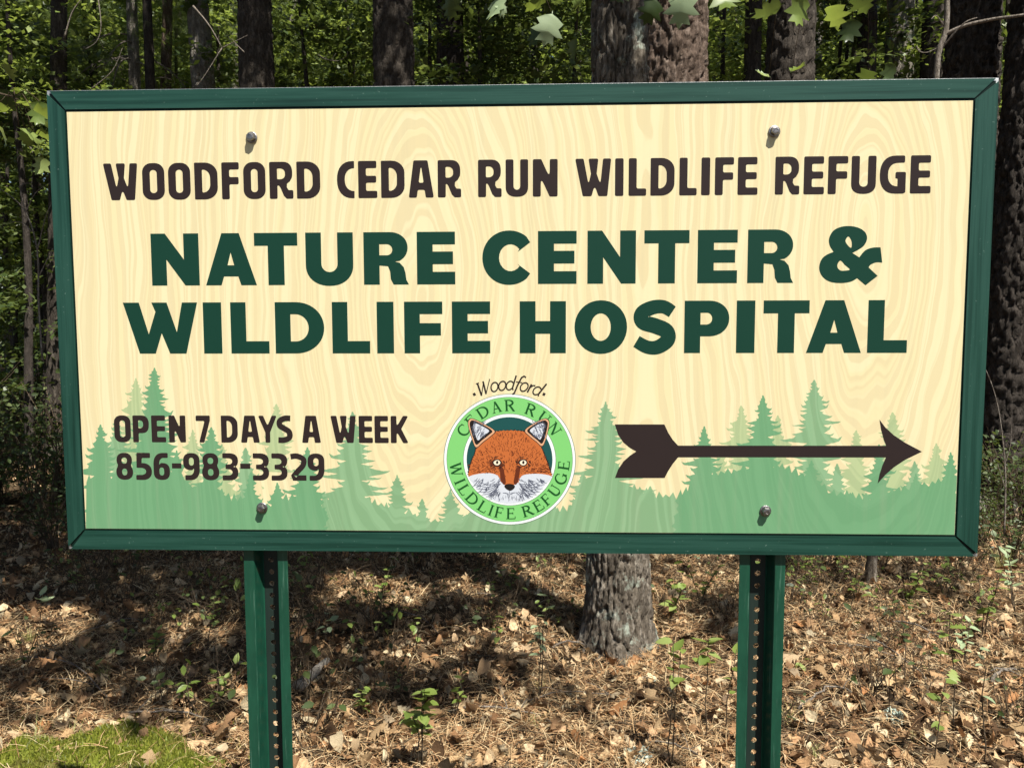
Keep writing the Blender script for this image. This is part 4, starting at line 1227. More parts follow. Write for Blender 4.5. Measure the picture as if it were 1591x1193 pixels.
tree('pine_tree', 'broad reddish brown pine trunk right behind the grey oak', 1047, 92, 4.3, 'bark_red', 'canopy', 2, H=13, sides=100, dz=0.018, depth=0.075, cell=(0.055, 0.21), crowns=[(0, -0.6, 9.5, 1.1)])
tree('pine_tree', 'slender bare grey-brown trunk left of the sign top corner', 91, 22, 7.0, 'bark_pine', 'canopy', 3, lean=0.055, H=11, depth=0.04, crowns=[(0.6, -2.0, 9.0, 1.0)])
dp = tree('dead_pine_tree', 'dead pale pine with drooping bare branches above the sign', 207, 15, 8.5, 'bark_pale', 'pine', 4, H=10, crowns=[])
dead_twigs(dp, [(4.95, 3.3, 0.9, .22), (4.9, 4.4, 0.8, .3), (4.85, 5.5, .9, .25), (4.95, 0.2, .9, .22), (4.6, 2.6, .7, .3), (4.5, 5.0, .8, .35), (5.2, 4.0, .8, .2), (4.3, 5.9, .7, .1), (5.1, 4.7, .9, .25), (4.9, 3.9, .9, .2)], 3, r0=.014)
tree('pine_tree', 'dark slim trunk just right of the dead pine', 231, 13, 8.0, 'bark_dark', 'canopy', 5, H=11, depth=0.05, crowns=[(0.3, -1.8, 8.6, 1.0)])
tree('pine_tree', 'thin reddish leaning trunk beside the dead pine', 259, 14, 9.0, 'bark_red', 'pine', 6, lean=0.06, H=9, depth=0.05, crowns=[])
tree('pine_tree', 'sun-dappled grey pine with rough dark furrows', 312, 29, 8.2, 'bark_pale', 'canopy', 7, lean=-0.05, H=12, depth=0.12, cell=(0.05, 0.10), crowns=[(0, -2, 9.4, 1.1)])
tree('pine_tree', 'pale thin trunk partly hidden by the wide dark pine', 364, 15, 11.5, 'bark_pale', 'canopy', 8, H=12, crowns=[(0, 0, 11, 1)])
tree('pine_tree', 'wide dark pine trunk above the left bolt', 397, 48, 6.6, 'bark_pine', 'canopy', 9, lean=-0.008, H=13, depth=0.06, cell=(0.06, 0.12), crowns=[(0.2, -1.0, 9.2, 1.1)])
tree('pine_tree', 'faint thin trunk low between two dark pines', 455, 14, 12.0, 'bark_pale', 'canopy', 10, H=11, crowns=[(0, -1, 11, 1)])
st = tree('dead_pine_tree', 'short dark broken trunk poking above the sign edge', 511, 20, 9.0, 'bark_dark', 'pine', 11, H=4.75, crowns=[], top=0.9)
tree('pine_tree', 'wide dark pine trunk with a torn bark patch', 611, 56, 5.8, 'bark_pine', 'canopy', 12, H=13, depth=0.08, cell=(0.07, 0.14), crowns=[(0.4, -0.8, 8.6, 1.0)])
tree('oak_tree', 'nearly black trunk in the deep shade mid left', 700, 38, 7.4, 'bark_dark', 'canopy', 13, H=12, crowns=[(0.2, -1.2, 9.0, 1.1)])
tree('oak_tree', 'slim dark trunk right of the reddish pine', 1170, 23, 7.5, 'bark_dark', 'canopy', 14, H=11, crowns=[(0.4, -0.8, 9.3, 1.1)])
tree('pine_tree', 'thick dark trunk leaning right above the right bolt', 1229, 64, 5.2, 'bark_pine', 'canopy', 15, lean=0.012, H=12, depth=0.09, cell=(0.06, 0.15), crowns=[(0.3, -0.5, 9.0, 1.0)])
tree('pine_tree', 'narrow pale trunk hugging the thick leaning one', 1270, 13, 10.0, 'bark_pale', 'canopy', 16, H=11, crowns=[(0, 0, 10, 1)])
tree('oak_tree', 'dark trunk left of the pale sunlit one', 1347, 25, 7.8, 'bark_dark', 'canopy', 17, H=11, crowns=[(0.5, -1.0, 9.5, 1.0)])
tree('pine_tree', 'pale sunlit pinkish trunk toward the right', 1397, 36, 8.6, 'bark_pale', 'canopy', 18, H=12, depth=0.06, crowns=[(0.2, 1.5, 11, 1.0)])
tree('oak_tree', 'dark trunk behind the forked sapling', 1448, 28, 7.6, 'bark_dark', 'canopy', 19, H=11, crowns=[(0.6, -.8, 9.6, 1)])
tree('pine_tree', 'wide rugged pine trunk above the sign right corner', 1510, 64, 5.6, 'bark_pine', 'canopy', 20, H=13, sides=80, depth=0.13, cell=(0.05, 0.11), crowns=[(0.6, -0.3, 9.2, 1.0)])
tree('pine_tree', 'thick dark trunk along the right picture edge', 1583, 74, 5.0, 'bark_dark', 'canopy', 21, lean=0.03, H=12, py=400, sides=80, depth=0.11, cell=(0.055, 0.13), crowns=[(0.8, 0.0, 8.6, 1.0)])
# trees whose limbs reach over from outside the picture and shade the ground on the left
tree('oak_tree', 'overhanging oak standing left of the picture', -420, 90, 1.9, 'bark_oak', 'canopy', 22, H=9, crowns=[(1.2, -0.6, 7.2, 1.0), (-.5, -.5, 7.5, 1)])
tree('oak_tree', 'second overhanging oak farther left beyond the picture', -260, 70, 4.6, 'bark_oak', 'canopy', 23, H=9.5, crowns=[(0, 0, 8, 1)])

# understory trees and far trees, each one standing in its own place
trunk_thin = [trunk_mesh('trunk', 0.05, 8.0, 'bark_dark', 60 + i, 7.0, (0.012 * (i - 1), 0), sides=10, dz=0.25, depth=0.05, bow=0.05) for i in range(3)]
trunk_far = [trunk_mesh('trunk', 0.13, 14.0, 'bark_pine', 70 + i, 10.0, (0.01 * (i - 1), 0), sides=16, dz=0.14, depth=0.08, bow=0.03) for i in range(2)] + \
            [trunk_mesh('trunk', 0.11, 14.0, 'bark_pale', 75, 10.0, (0.015, 0), sides=16, dz=0.14, depth=0.08, bow=0.03)]
rg = random.Random(8)
def under(px, py, y, kind, sc=1.0, label='slender understory tree with a leafy crown among the trunks', group='understory trees among the trunks'):
    p = at(px, py, y)
    root = thing('understory_tree', label, 'tree', (p.x, y, float(gz(p.x, y))), group, rg.uniform(0, 6.28))
    obj('trunk', rg.choice(trunk_thin), root, scale=(1, 1, (p.z + 0.6) / 8.0))
    obj('crown', rg.choice(CROWN[kind]), root, (0, 0, p.z), (0, 0, rg.uniform(0, 6.28)), sc)
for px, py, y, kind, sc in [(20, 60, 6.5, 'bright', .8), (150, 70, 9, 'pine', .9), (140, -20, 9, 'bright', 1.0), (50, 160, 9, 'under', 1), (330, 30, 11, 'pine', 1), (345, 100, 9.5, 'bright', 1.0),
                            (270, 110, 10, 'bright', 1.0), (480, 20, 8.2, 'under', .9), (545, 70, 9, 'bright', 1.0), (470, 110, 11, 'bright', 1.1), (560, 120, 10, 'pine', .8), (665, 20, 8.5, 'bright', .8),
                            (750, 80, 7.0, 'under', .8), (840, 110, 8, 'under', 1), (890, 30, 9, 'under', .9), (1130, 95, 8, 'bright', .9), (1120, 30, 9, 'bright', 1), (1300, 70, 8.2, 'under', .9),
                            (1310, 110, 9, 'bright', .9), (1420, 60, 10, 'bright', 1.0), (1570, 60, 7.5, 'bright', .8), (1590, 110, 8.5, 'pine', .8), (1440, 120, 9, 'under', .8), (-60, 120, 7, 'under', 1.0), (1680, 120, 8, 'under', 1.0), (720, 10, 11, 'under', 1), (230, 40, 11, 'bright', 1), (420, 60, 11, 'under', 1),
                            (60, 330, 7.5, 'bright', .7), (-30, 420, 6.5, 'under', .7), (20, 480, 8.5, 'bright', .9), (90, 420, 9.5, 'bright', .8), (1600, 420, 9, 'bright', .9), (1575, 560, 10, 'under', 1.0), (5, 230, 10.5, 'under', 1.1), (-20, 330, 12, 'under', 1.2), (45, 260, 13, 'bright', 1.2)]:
    under(px, py, y, kind, sc)
n_far = 0
for y, n in ((15, 10), (18.5, 12), (22, 14), (26, 16), (31, 18)):
    for i in range(n):
        px = -150 + 1900 * (i + rg.uniform(.1, .9)) / n
        p = at(px, 70, y)
        root = thing('forest_tree', 'far tree with a dark trunk and green crown deep in the forest', 'tree', (p.x, y + rg.uniform(-1, 1), 0), 'far trees deep in the forest', rg.uniform(0, 6.28))
        obj('trunk', rg.choice(trunk_far), root, scale=(1, 1, rg.uniform(.9, 1.1)))
        zc = p.z + rg.uniform(-1.2, 1.2)
        kd = rg.choice(['under', 'under', 'canopy', 'pine', 'bright'])
        obj('crown', rg.choice(CROWN[kd]), root, (0, 0, zc), (0, 0, rg.uniform(0, 6.28)), rg.uniform(1.3, 1.7) if kd != 'canopy' else 1.0)
        if i % 4 == 0: obj('crown', rg.choice(CROWN['canopy']), root, (rg.uniform(-.5, .5), rg.uniform(-.5, .5), zc + 3.6), (0, 0, rg.uniform(0, 6.28)), rg.uniform(.9, 1.2))
        if i % 2: obj('crown', rg.choice(CROWN['under']), root, (rg.uniform(-1, 1), -.5, 2.0), (0, 0, rg.uniform(0, 6.28)), 1.3)
# the wood beyond reads as one mass
fv = []
rgn = np.random.default_rng(77)
nfw = 42000
fx_, fy_ = rgn.uniform(-32, 32, nfw), rgn.uniform(34, 41, nfw)
fz_ = rgn.uniform(0, 1, nfw) ** 0.9 * 21
v, f = scatter(quadleaf, np.stack([fx_, fy_, fz_], 1), rand_rot(nfw, rgn, 0.7), rgn.uniform(0.4, 0.95, nfw))
fw = mesh_obj('far_wood', v, f, M['leaf_oak'])
tag(fw, 'dense green wood far behind the trunks', None, None, 'stuff')

# ------------------------------------------------------------------ shrubs of the undergrowth
def shrub_mesh(seed, h, spread, n, size, mat):
    r = random.Random(seed); mb = MB(); pos = []
    for i in range(n):
        a = r.uniform(0, 6.28); l = spread * r.uniform(.3, 1)
        p0 = Vector((r.uniform(-.05, .05), r.uniform(-.05, .05), -.03)); p2 = Vector((l * math.cos(a), l * math.sin(a), h * r.uniform(.55, 1)))
        p1 = Vector((p2.x * .35, p2.y * .35, p2.z * .6))
        mb.tube([p0, p1, p2], [.004, .003, .0012], 4, False)
        for k in range(15):
            u = r.uniform(.35, 1.0); q = p0 * (1 - u) ** 2 + p1 * 2 * u * (1 - u) + p2 * u * u
            pos.append(q + Vector((r.gauss(0, .06), r.gauss(0, .06), r.gauss(0, .05))))
    rg_ = np.random.default_rng(seed); N = len(pos)
    v, f = scatter(fiveleaf, np.array(pos), rand_rot(N, rg_, .55), size * rg_.uniform(.6, 1.2, N))
    return mb.mesh('stems', M['stem'], True), np_mesh('foliage', v, f, M[mat])
SHRUB = [shrub_mesh(90 + i, .75, .42, 26, .045, 'leaf_shrub') for i in range(3)]
def shrub(x, y, sc, label, group):
    root = thing('huckleberry_shrub', label, 'shrub', (x, y, float(gz(x, y))), group, rg.uniform(0, 6.28))
    a, b = rg.choice(SHRUB)
    obj('stems', a, root, scale=sc); obj('foliage', b, root, scale=sc)
LG, RG = 'shaded shrubs left of the sign', 'shrubs right of the sign'
for i in range(34):
    y = rg.uniform(3.4, 9.5); px = rg.uniform(-160, 200)
    p = at(px, 600, y); shrub(p.x, y, rg.uniform(.8, 1.55), 'dim leafy shrub in the undergrowth left of the sign', LG)
for px, y, sc in [(1568, 4.6, 1.0), (1600, 4.2, .9), (1550, 5.4, 1.1), (1535, 3.6, .5), (1585, 3.3, .6), (1640, 5.2, 1.0), (1575, 6.6, 1.2), (1700, 4.0, .8), (1650, 6.5, 1.2), (1720, 5.8, 1.1)]:
    p = at(px, 600, y); shrub(p.x, y, sc, 'low leafy shrub right of the sign', RG)
for px, y, sc in [(500, 4.4, .5), (590, 4.6, .6), (650, 4.9, .6), (760, 4.8, .6), (860, 5.0, .7), (1060, 4.7, .6), (1120, 5.2, .6), (700, 6.0, 1.0), (300, 5.0, .8), (420, 5.6, .9), (1300, 6.0, .9), (1420, 5.6, .8), (950, 6.5, 1.0)]:
    p = at(px, 600, y); shrub(p.x, y, sc, 'low shrub in the clearing behind the sign', 'low shrubs behind the sign')
BARE = []
for i in range(3):
    r_ = random.Random(300 + i); mb = MB(); pos = []
    for k in range(16):
        a = r_.uniform(0, 6.28); l = r_.uniform(.05, .22); h = r_.uniform(.10, .34)
        p0 = Vector((r_.gauss(0, .06), r_.gauss(0, .06), -.02)); p2 = p0 + Vector((l * math.cos(a), l * math.sin(a), h)); p1 = (p0 + p2) / 2 + Vector((r_.gauss(0, .02), r_.gauss(0, .02), .03))
        mb.tube([p0, p1, p2], [.0022, .0016, .0007], 4, False)
        for q in range(2):
            e = p1.lerp(p2, r_.random()); mb.tube([e, e + Vector((r_.gauss(0, .04), r_.gauss(0, .04), r_.uniform(0, .07)))], [.0012, .0005], 3, False)
        for q in range(r_.choice((0, 0, 1, 3))):
            pos.append(p1.lerp(p2, r_.uniform(.2, 1)) + Vector((r_.gauss(0, .012), r_.gauss(0, .012), 0)))
    rg_ = np.random.default_rng(i); N = len(pos)
    v, f_ = scatter(fiveleaf, np.array(pos), rand_rot(N, rg_, .5), .042 * rg_.uniform(.6, 1.2, N))
    BARE.append((mb.mesh('stems', M['stem'], True), np_mesh('foliage', v, f_, M['leaf_bright' if i == 1 else 'leaf_shrub'])))
for i in range(90):
    px = rg.uniform(-40, 1640); py = 875 + 270 * rg.random() ** 2.6
    if 720 < px < 1160: py = min(py, 960)
    p = ground_at(px, py); root = thing('twiggy_shrub', 'low twiggy shrublet with a few small leaves rising from the litter', 'shrub', (p.x, p.y, float(gz(p.x, p.y))), 'twiggy shrublets on the forest floor', rg.uniform(0, 6.28))
    a, b = rg.choice(BARE); k = rg.uniform(.6, 1.15); obj('stems', a, root, scale=k); obj('foliage', b, root, scale=k)
for i in range(26):
    y = rg.uniform(3.4, 6.5); p = at(rg.uniform(60, 1560), 600, y)
    shrub(p.x, y, rg.uniform(.35, .75), 'low shrub in the clearing behind the sign', 'low shrubs behind the sign')

# ------------------------------------------------------------------ forest floor litter
def floor_points(n, rg_, near=0.5, far=7.5, margin=0.9):
    """random places on the ground in and around the view, thinner with distance"""
    d = near + (far - near) * rg_.uniform(0, 1, n) ** 1.25
    hw = 0.70 * (d + 1.53) + margin
    x = CAM.x + rg_.uniform(-1, 1, n) * hw - math.tan(YAW) * (d + 1.5)
    return x, d
# pine straw
rgn = np.random.default_rng(21)
def needles(n, near, far, ln, w, rgn, lift=0.030):
    x, y = floor_points(n, rgn, near, far)
    # straw lies in drifts
    keep = (np.sin(x * 2.1 + 1.3 * np.sin(y * 1.7)) + np.sin(y * 2.9 + x) * .7 + rgn.uniform(-1.6, 1.6, n)) > -.9
    x, y = x[keep], y[keep]; n = len(x)
    k = np.array([(-.5, 0, 0), (.5, 0, 0), (.5, .5, .10), (-.5, .5, .10), (.35, 1, 0), (-.35, 1, 0)], float); k[:, 0] *= w / ln
    z = gz(x, y) + rgn.uniform(0.0, lift, n) + 0.003
    return scatter((k, np.array([[0, 1, 2, 3], [3, 2, 4, 5]])), np.stack([x, y, z], 1), rand_rot(n, rgn, .2), ln * rgn.uniform(.6, 1.25, n))
parts = [needles(76000, .6, 3.6, .085, .0018, rgn), needles(26000, 2.5, 8, .10, .0028, rgn)]
V, F = join(parts)
o = mesh_obj('pine_straw', V, F, M['straw']); tag(o, 'fallen pine needles carpeting the forest floor', None, None, 'stuff')

# leaf litter
DRY = []
for i in range(9):
    v, f = leaf_template('oak' if i % 3 else 'simple')
    v = bend(v, [.5, -.4, .9, .2, -.7, 1.1, .3, .6, -.2][i], [1.2, -1.0, .5, 2.0, -.6, 1.5, -1.6, .8, 2.6][i], [.3, -.5, .8, 0, .5, -.9, .2, -.3, .6][i], seed=i, rough=.025)
    v[:, 1] -= .45; v[:, 2] -= v[:, 2].min()
    DRY.append((v, f))
parts = []
for i, t in enumerate(DRY):
    n = 1050
    x, y = floor_points(n, rgn, .5, 8)
    parts.append(scatter(t, np.stack([x, y, gz(x, y) + rgn.uniform(-.004, .028, n)], 1), rand_rot(n, rgn, .6), rgn.uniform(.03, .085, n)))
    m2 = 2600
    x, y = floor_points(m2, rgn, .5, 4.5)
    parts.append(scatter(t, np.stack([x, y, gz(x, y) + rgn.uniform(-.002, .024, m2)], 1), rand_rot(m2, rgn, .6), rgn.uniform(.012, .032, m2)))
V, F = join(parts)
o = mesh_obj('leaf_litter', V, F, M['dry_leaf']); tag(o, 'mat of broken brown leaf litter on the forest floor', None, None, 'stuff')

tw = MB(); rt = random.Random(9)
for i in range(900):
    d = .6 + 4.5 * rt.random() ** 1.2; hw = .7 * (d + 1.5) + .6; x = rt.uniform(-hw, hw) - .03 * d; a = rt.uniform(0, 6.28); l = rt.uniform(.05, .28)
    pts = []
    for u in (0, .5, 1):
        qx, qy = x + math.cos(a) * l * u + rt.gauss(0, .006), d + math.sin(a) * l * u + rt.gauss(0, .006); pts.append((qx, qy, float(gz(qx, qy)) + rt.uniform(.012, .04)))
    tw.tube(pts, [.0024, .002, .0012], 4, False)
o = tw.build('twig_litter', M['stem'], None, True); tag(o, 'fine dark twigs strewn through the leaf litter', None, None, 'stuff')
# the larger leaves one can pick out
dry_me = [np_mesh('fallen_leaf', v, f, M['dry_leaf'], True) for v, f in DRY]
rl = random.Random(31)
for i in range(190):
    py = 885 + 320 * rl.random() ** .8; px = rl.uniform(-40, 1630)
    p = ground_at(px, py)
    o = obj('fallen_leaf', rl.choice(dry_me), None, (p.x, p.y, float(gz(p.x, p.y)) + .02), (rl.gauss(0, .45), rl.gauss(0, .45), rl.uniform(0, 6.28)), rl.uniform(.05, .095))
    tag(o, 'large dry curled oak leaf lying loose on the forest floor', 'leaf', 'large fallen leaves on the forest floor')

# fallen twigs and bark
def stick(name, label, p0, p1, r, seed, mat='twig', bow=.04, side=2, group=None):
    rs_ = random.Random(seed); a, b = ground_at(*p0), ground_at(*p1)
    base = (a + b) / 2; mb = MB(); pts = []
    n = 9
    for i in range(n + 1):
        u = i / n; q = a.lerp(b, u) - base
        q += Vector((rs_.uniform(-1, 1) * bow * .3, bow * math.sin(u * 3.14) + rs_.uniform(-1, 1) * bow * .2, 0))
        w = q + base; q.z = float(gz(w.x, w.y)) + r * .8 + .012 + .03 * math.sin(u * 3.14) * (r < .01); pts.append(q)
    mb.tube(pts, [r * (1 - .5 * i / n) for i in range(n + 1)], 7)
    o = tag(mb.build(name, M[mat], None, True, loc=(base.x, base.y, 0)), label, 'twig', group)
    for k in range(side):
        m2 = MB(); j = rs_.randint(3, n - 2); d = Vector((rs_.uniform(-1, 1), rs_.uniform(-1, 1), rs_.uniform(.05, .5))).normalized(); L_ = (b - a).length * .3
        m2.tube([pts[j], pts[j] + d * L_ * .5, pts[j] + d * L_ + Vector((0, 0, -.02))], [r * .5, r * .35, r * .15], 5); m2.build('side_twig', M[mat], o, True)
    return o
for i, (a, b, r, lb) in enumerate([
    ((1330, 985), (1440, 1060), .005, 'pale fallen twig lying right of the right post'), ((1290, 1015), (1400, 1030), .004, 'thin fallen twig beside the right post'),
    ((1540, 1060), (1591, 1040), .009, 'dark crooked stick at the right edge of the ground'), ((1380, 965), (1470, 1000), .006, 'pale slanting stick right of the seedling clump'),
    ((600, 960), (690, 985), .004, 'forked grey twig in the shade left of the oak'), ((740, 920), (790, 945), .004, 'short bleached twig in the shaded litter'),
    ((855, 1000), (940, 1010), .005, 'thin twig lying at the left foot of the oak'), ((800, 1090), (985, 1086), .003, 'long straight twig in front of the oak'),
    ((120, 985), (230, 965), .003, 'fine grey twig in the left shade'), ((30, 1020), (180, 1085), .004, 'dark bent twig in the left litter'), ((150, 1120), (330, 1118), .005, 'brown stick just behind the moss'),
    ((700, 1110), (860, 1130), .004, 'thin brown twig in the sunny litter'), ((1000, 1150), (1110, 1190), .004, 'twig lying left of the right post'), ((1240, 1110), (1330, 1090), .005, 'grey twig low right of the right post')]):
    stick('fallen_twig', lb, a, b, r, 40 + i)
stick('bark_slab', 'slab of pale rotten bark beside the left post', (462, 1078), (510, 1040), .028, 5, 'bark_pale', .01, 0)
stick('fallen_log', 'short pale log lying behind the right edge of the sign', (1510, 800), (1585, 775), .075, 6, 'bark_pale', .02, 0)
# small cut stump of a sapling
p = ground_at(1353, 905)
o = obj('sapling_stem', trunk_mesh('sapling_stem', .027, 2.6, 'bark_oak', 88, 2.0, (.01, 0), sides=20, dz=.03, depth=.08, cell=(.03, .08)), None, (p.x, p.y, 0))
tag(o, 'thin grey sapling stem under the right part of the sign', 'sapling')
# lichen clumps
t = NT('pale lichen'); n_ = t.noise(t.coord(), 60, 4)
M['lichen'] = t.finish(t.ramp(n_, [(.35, (.22, .27, .22)), (.65, (.50, .55, .47))]), .95, .1, n_, .01, .8)
def lichen(px, py, rad, label, seed):
    p = ground_at(px, py); r_ = np.random.default_rng(seed); n = 260
    d = r_.normal(size=(n, 3)); d /= np.linalg.norm(d, axis=1)[:, None]; d[:, 2] = abs(d[:, 2]) * .45
    v, f = scatter(fiveleaf, d * rad * r_.uniform(.4, 1, n)[:, None], rand_rot(n, r_, 1.0), rad * r_.uniform(.15, .35, n))
    o = mesh_obj('lichen_clump', v, f, M['lichen']); o.location = (p.x, p.y, float(gz(p.x, p.y)) + .005); tag(o, label, 'lichen')
lichen(1388, 1118, .05, 'grey green lichen clump right of the right post', 1)
lichen(990, 1175, .06, 'pale lichen clump low in front of the oak', 2)
lichen(1010, 1050, .03, 'small lichen clump among sunny needles before the oak', 3)

# ------------------------------------------------------------------ moss mound with grass
mp_ = ground_at(165, 1172)
def moss_height(x, y):
    u, w = (x - mp_.x) / .42, (y - mp_.y + .08) / .27
    e = u * u + w * w + .22 * np.sin(u * 5 + 1) * np.cos(w * 4) + .12 * np.sin(u * 11)
    return np.clip(1 - e, 0, 1) ** .55 * (.062 + .016 * np.sin(x * 23) * np.cos(y * 29) + .008 * np.sin(x * 61 + y * 40))
mx_, my_ = np.meshgrid(np.linspace(mp_.x - .6, mp_.x + .6, 70), np.linspace(mp_.y - .5, mp_.y + .34, 56))
mh = moss_height(mx_, my_)
idx = np.arange(mh.size).reshape(mh.shape)
mf = np.stack([idx[:-1, :-1], idx[:-1, 1:], idx[1:, 1:], idx[1:, :-1]], -1).reshape(-1, 4)
mv = np.stack([mx_, my_, gz(mx_, my_) + np.where(mh > .004, mh + .004, -.03)], -1).reshape(-1, 3)
n = 60000
bx_, by_ = rgn.uniform(mp_.x - .55, mp_.x + .55, n), rgn.uniform(mp_.y - .45, mp_.y + .32, n)
hb = moss_height(bx_, by_) + rgn.normal(0, .004, n); kp = (hb > .006) & ((hb > .03) | (rgn.uniform(0, 1, n) < .55)); bx_, by_, hb = bx_[kp], by_[kp], hb[kp]; n = len(bx_)
blade = (np.array([(-.16, 0, 0), (.16, 0, 0), (0, .25, 1)], float), np.array([[0, 1, 2]]))
bv, bf = scatter(blade, np.stack([bx_, by_, gz(bx_, by_) + hb], 1), rand_rot(n, rgn, .35), rgn.uniform(.008, .022, n))
V, F = join([(mv, mf), (bv, bf)])
nn = 420; qx, qy = rgn.uniform(mp_.x - .5, mp_.x + .5, nn), rgn.uniform(mp_.y - .4, mp_.y + .28, nn)
k_ = np.array([(-.011, 0, 0), (.011, 0, 0), (.011, .5, .08), (-.011, .5, .08), (.007, 1, 0), (-.007, 1, 0)], float)
nv, nf = scatter((k_, np.array([[0, 1, 2, 3], [3, 2, 4, 5]])), np.stack([qx, qy, gz(qx, qy) + moss_height(qx, qy) + .017], 1), rand_rot(nn, rgn, .2), rgn.uniform(.05, .1, nn))
ns = mesh_obj('needles_on_moss', nv, nf, M['straw']); tag(ns, 'loose pine needles lying on the moss mound', None, None, 'stuff')
o = mesh_obj('moss_mound', V, F, M['moss']); tag(o, 'bright green sunlit moss mound in the lower left corner', 'moss', None, 'stuff')

def grass_tuft(px, py, n, h, label, seed, mat='grass'):
    p = ground_at(px, py); r_ = random.Random(seed); mb = MB()
    for i in range(n):
        a = r_.uniform(0, 6.28); l = h * r_.uniform(.5, 1.1); sp = r_.uniform(.15, .8) * l
        q = [Vector((r_.gauss(0, .012), r_.gauss(0, .012), -.01))]
        for k in (.35, .7, 1.0):
            q.append(q[0] + Vector((math.cos(a) * sp * k ** 1.6, math.sin(a) * sp * k ** 1.6, l * (k - .35 * k * k))))
        s = Vector((-math.sin(a), math.cos(a), 0)); w = .0016; b = len(mb.v)
        for j, c in enumerate(q):
            ww = w * (1 - j / 3.2); mb.v += [tuple(c - s * ww), tuple(c + s * ww)]
        mb.f += [(b + 2 * j, b + 2 * j + 1, b + 2 * j + 3, b + 2 * j + 2) for j in range(3)]
    o = mb.build('grass_tuft', M[mat], None, loc=(p.x, p.y, float(gz(p.x, p.y)) + .01)); tag(o, label, 'grass', None, 'stuff')
    return o
for i, (px, py, n, h, lb) in enumerate([(55, 1160, 26, .16, 'long pale grass at the left end of the moss'), (160, 1050, 30, .13, 'dry grass tuft in the left litter'), (45, 995, 40, .10, 'grass tuft in the left shade'),
        (190, 1165, 30, .12, 'loose grass blades on the moss'), (110, 1150, 24, .13, 'pale grass blades on the left of the moss'), (255, 1160, 24, .10, 'grass blades on the right of the moss'), (830, 1130, 24, .09, 'green grass tuft left of centre'), (840, 1060, 18, .08, 'thin grass among sunny leaves'), (1225, 1120, 26, .10, 'grass tuft at the foot of the right post'),
        (1265, 1175, 20, .07, 'short grass right of the right post'), (290, 1185, 18, .08, 'grass at the right end of the moss'), (1430, 1150, 16, .07, 'sparse grass among the right litter'), (130, 1010, 30, .12, 'fine grass in the shade left'), (1555, 890, 40, .3, 'tall pale grass at the right edge')]):
    grass_tuft(px, py, n, h, lb, 60 + i)

# ------------------------------------------------------------------ seedlings: each with its stem and single leaves
SL = []
for kd, cu in (('simple', .5), ('simple', -.4), ('long', .6), ('oak', .4)):
    v, f = leaf_template(kd); SL.append(bend(v, .22, -cu, .1) if kd else v); SL[-1] = (SL[-1], f)
def leaf_meshes(mat): return [np_mesh('leaf', v, f, M[mat], True) for v, f in SL]
LM = {k: leaf_meshes(k) for k in ('leaf_bright', 'leaf_shrub', 'leaf_pale', 'leaf_oak')}
def seedling(label, px, py, hpx, leaves, size, seed, mat='leaf_bright', stems=1, spread=.25, kinds=(0, 1), start=.45, lean=0.0):
    p = ground_at(px, py); k = (p.y - CAM.y) / FPX; h = hpx * k; r_ = random.Random(seed)
    root = thing('seedling', label, 'plant', (p.x, p.y, float(gz(p.x, p.y))))
    leaves = int(leaves * 1.5); per = max(1, leaves // stems); done = 0
    for s in range(stems):
        a = r_.uniform(0, 6.28); hh = h * r_.uniform(.7, 1.0) if s else h
        tip = Vector((math.cos(a) * spread * hh + lean * h, math.sin(a) * spread * hh, hh)); pts = []
        for i in range(6):
            u = i / 5; pts.append(Vector((tip.x * u ** 1.5 + r_.uniform(-.01, .01) * h * 2, tip.y * u ** 1.5 + r_.uniform(-.01, .01) * h * 2, -.02 + (tip.z + .02) * u)))
        mb = MB(); mb.tube(pts, [.0024 * (1 - .6 * i / 5) + .0004 for i in range(6)], 5)
        mb.build('stem', M['stem'], root, True)
        for l in range(per):
            u = start + (1 - start) * (l + .7) / per; j = min(4, int(u * 5)); q = pts[j].lerp(pts[j + 1], min(1, u * 5 - j))
            az = a + l * 2.4 + r_.uniform(-.4, .4)
            obj('leaf', LM[mat][r_.choice(kinds)], root, q, (r_.uniform(-.25, .45), r_.uniform(-.3, .3), az), size * 1.0 * r_.uniform(.6, 1.2))
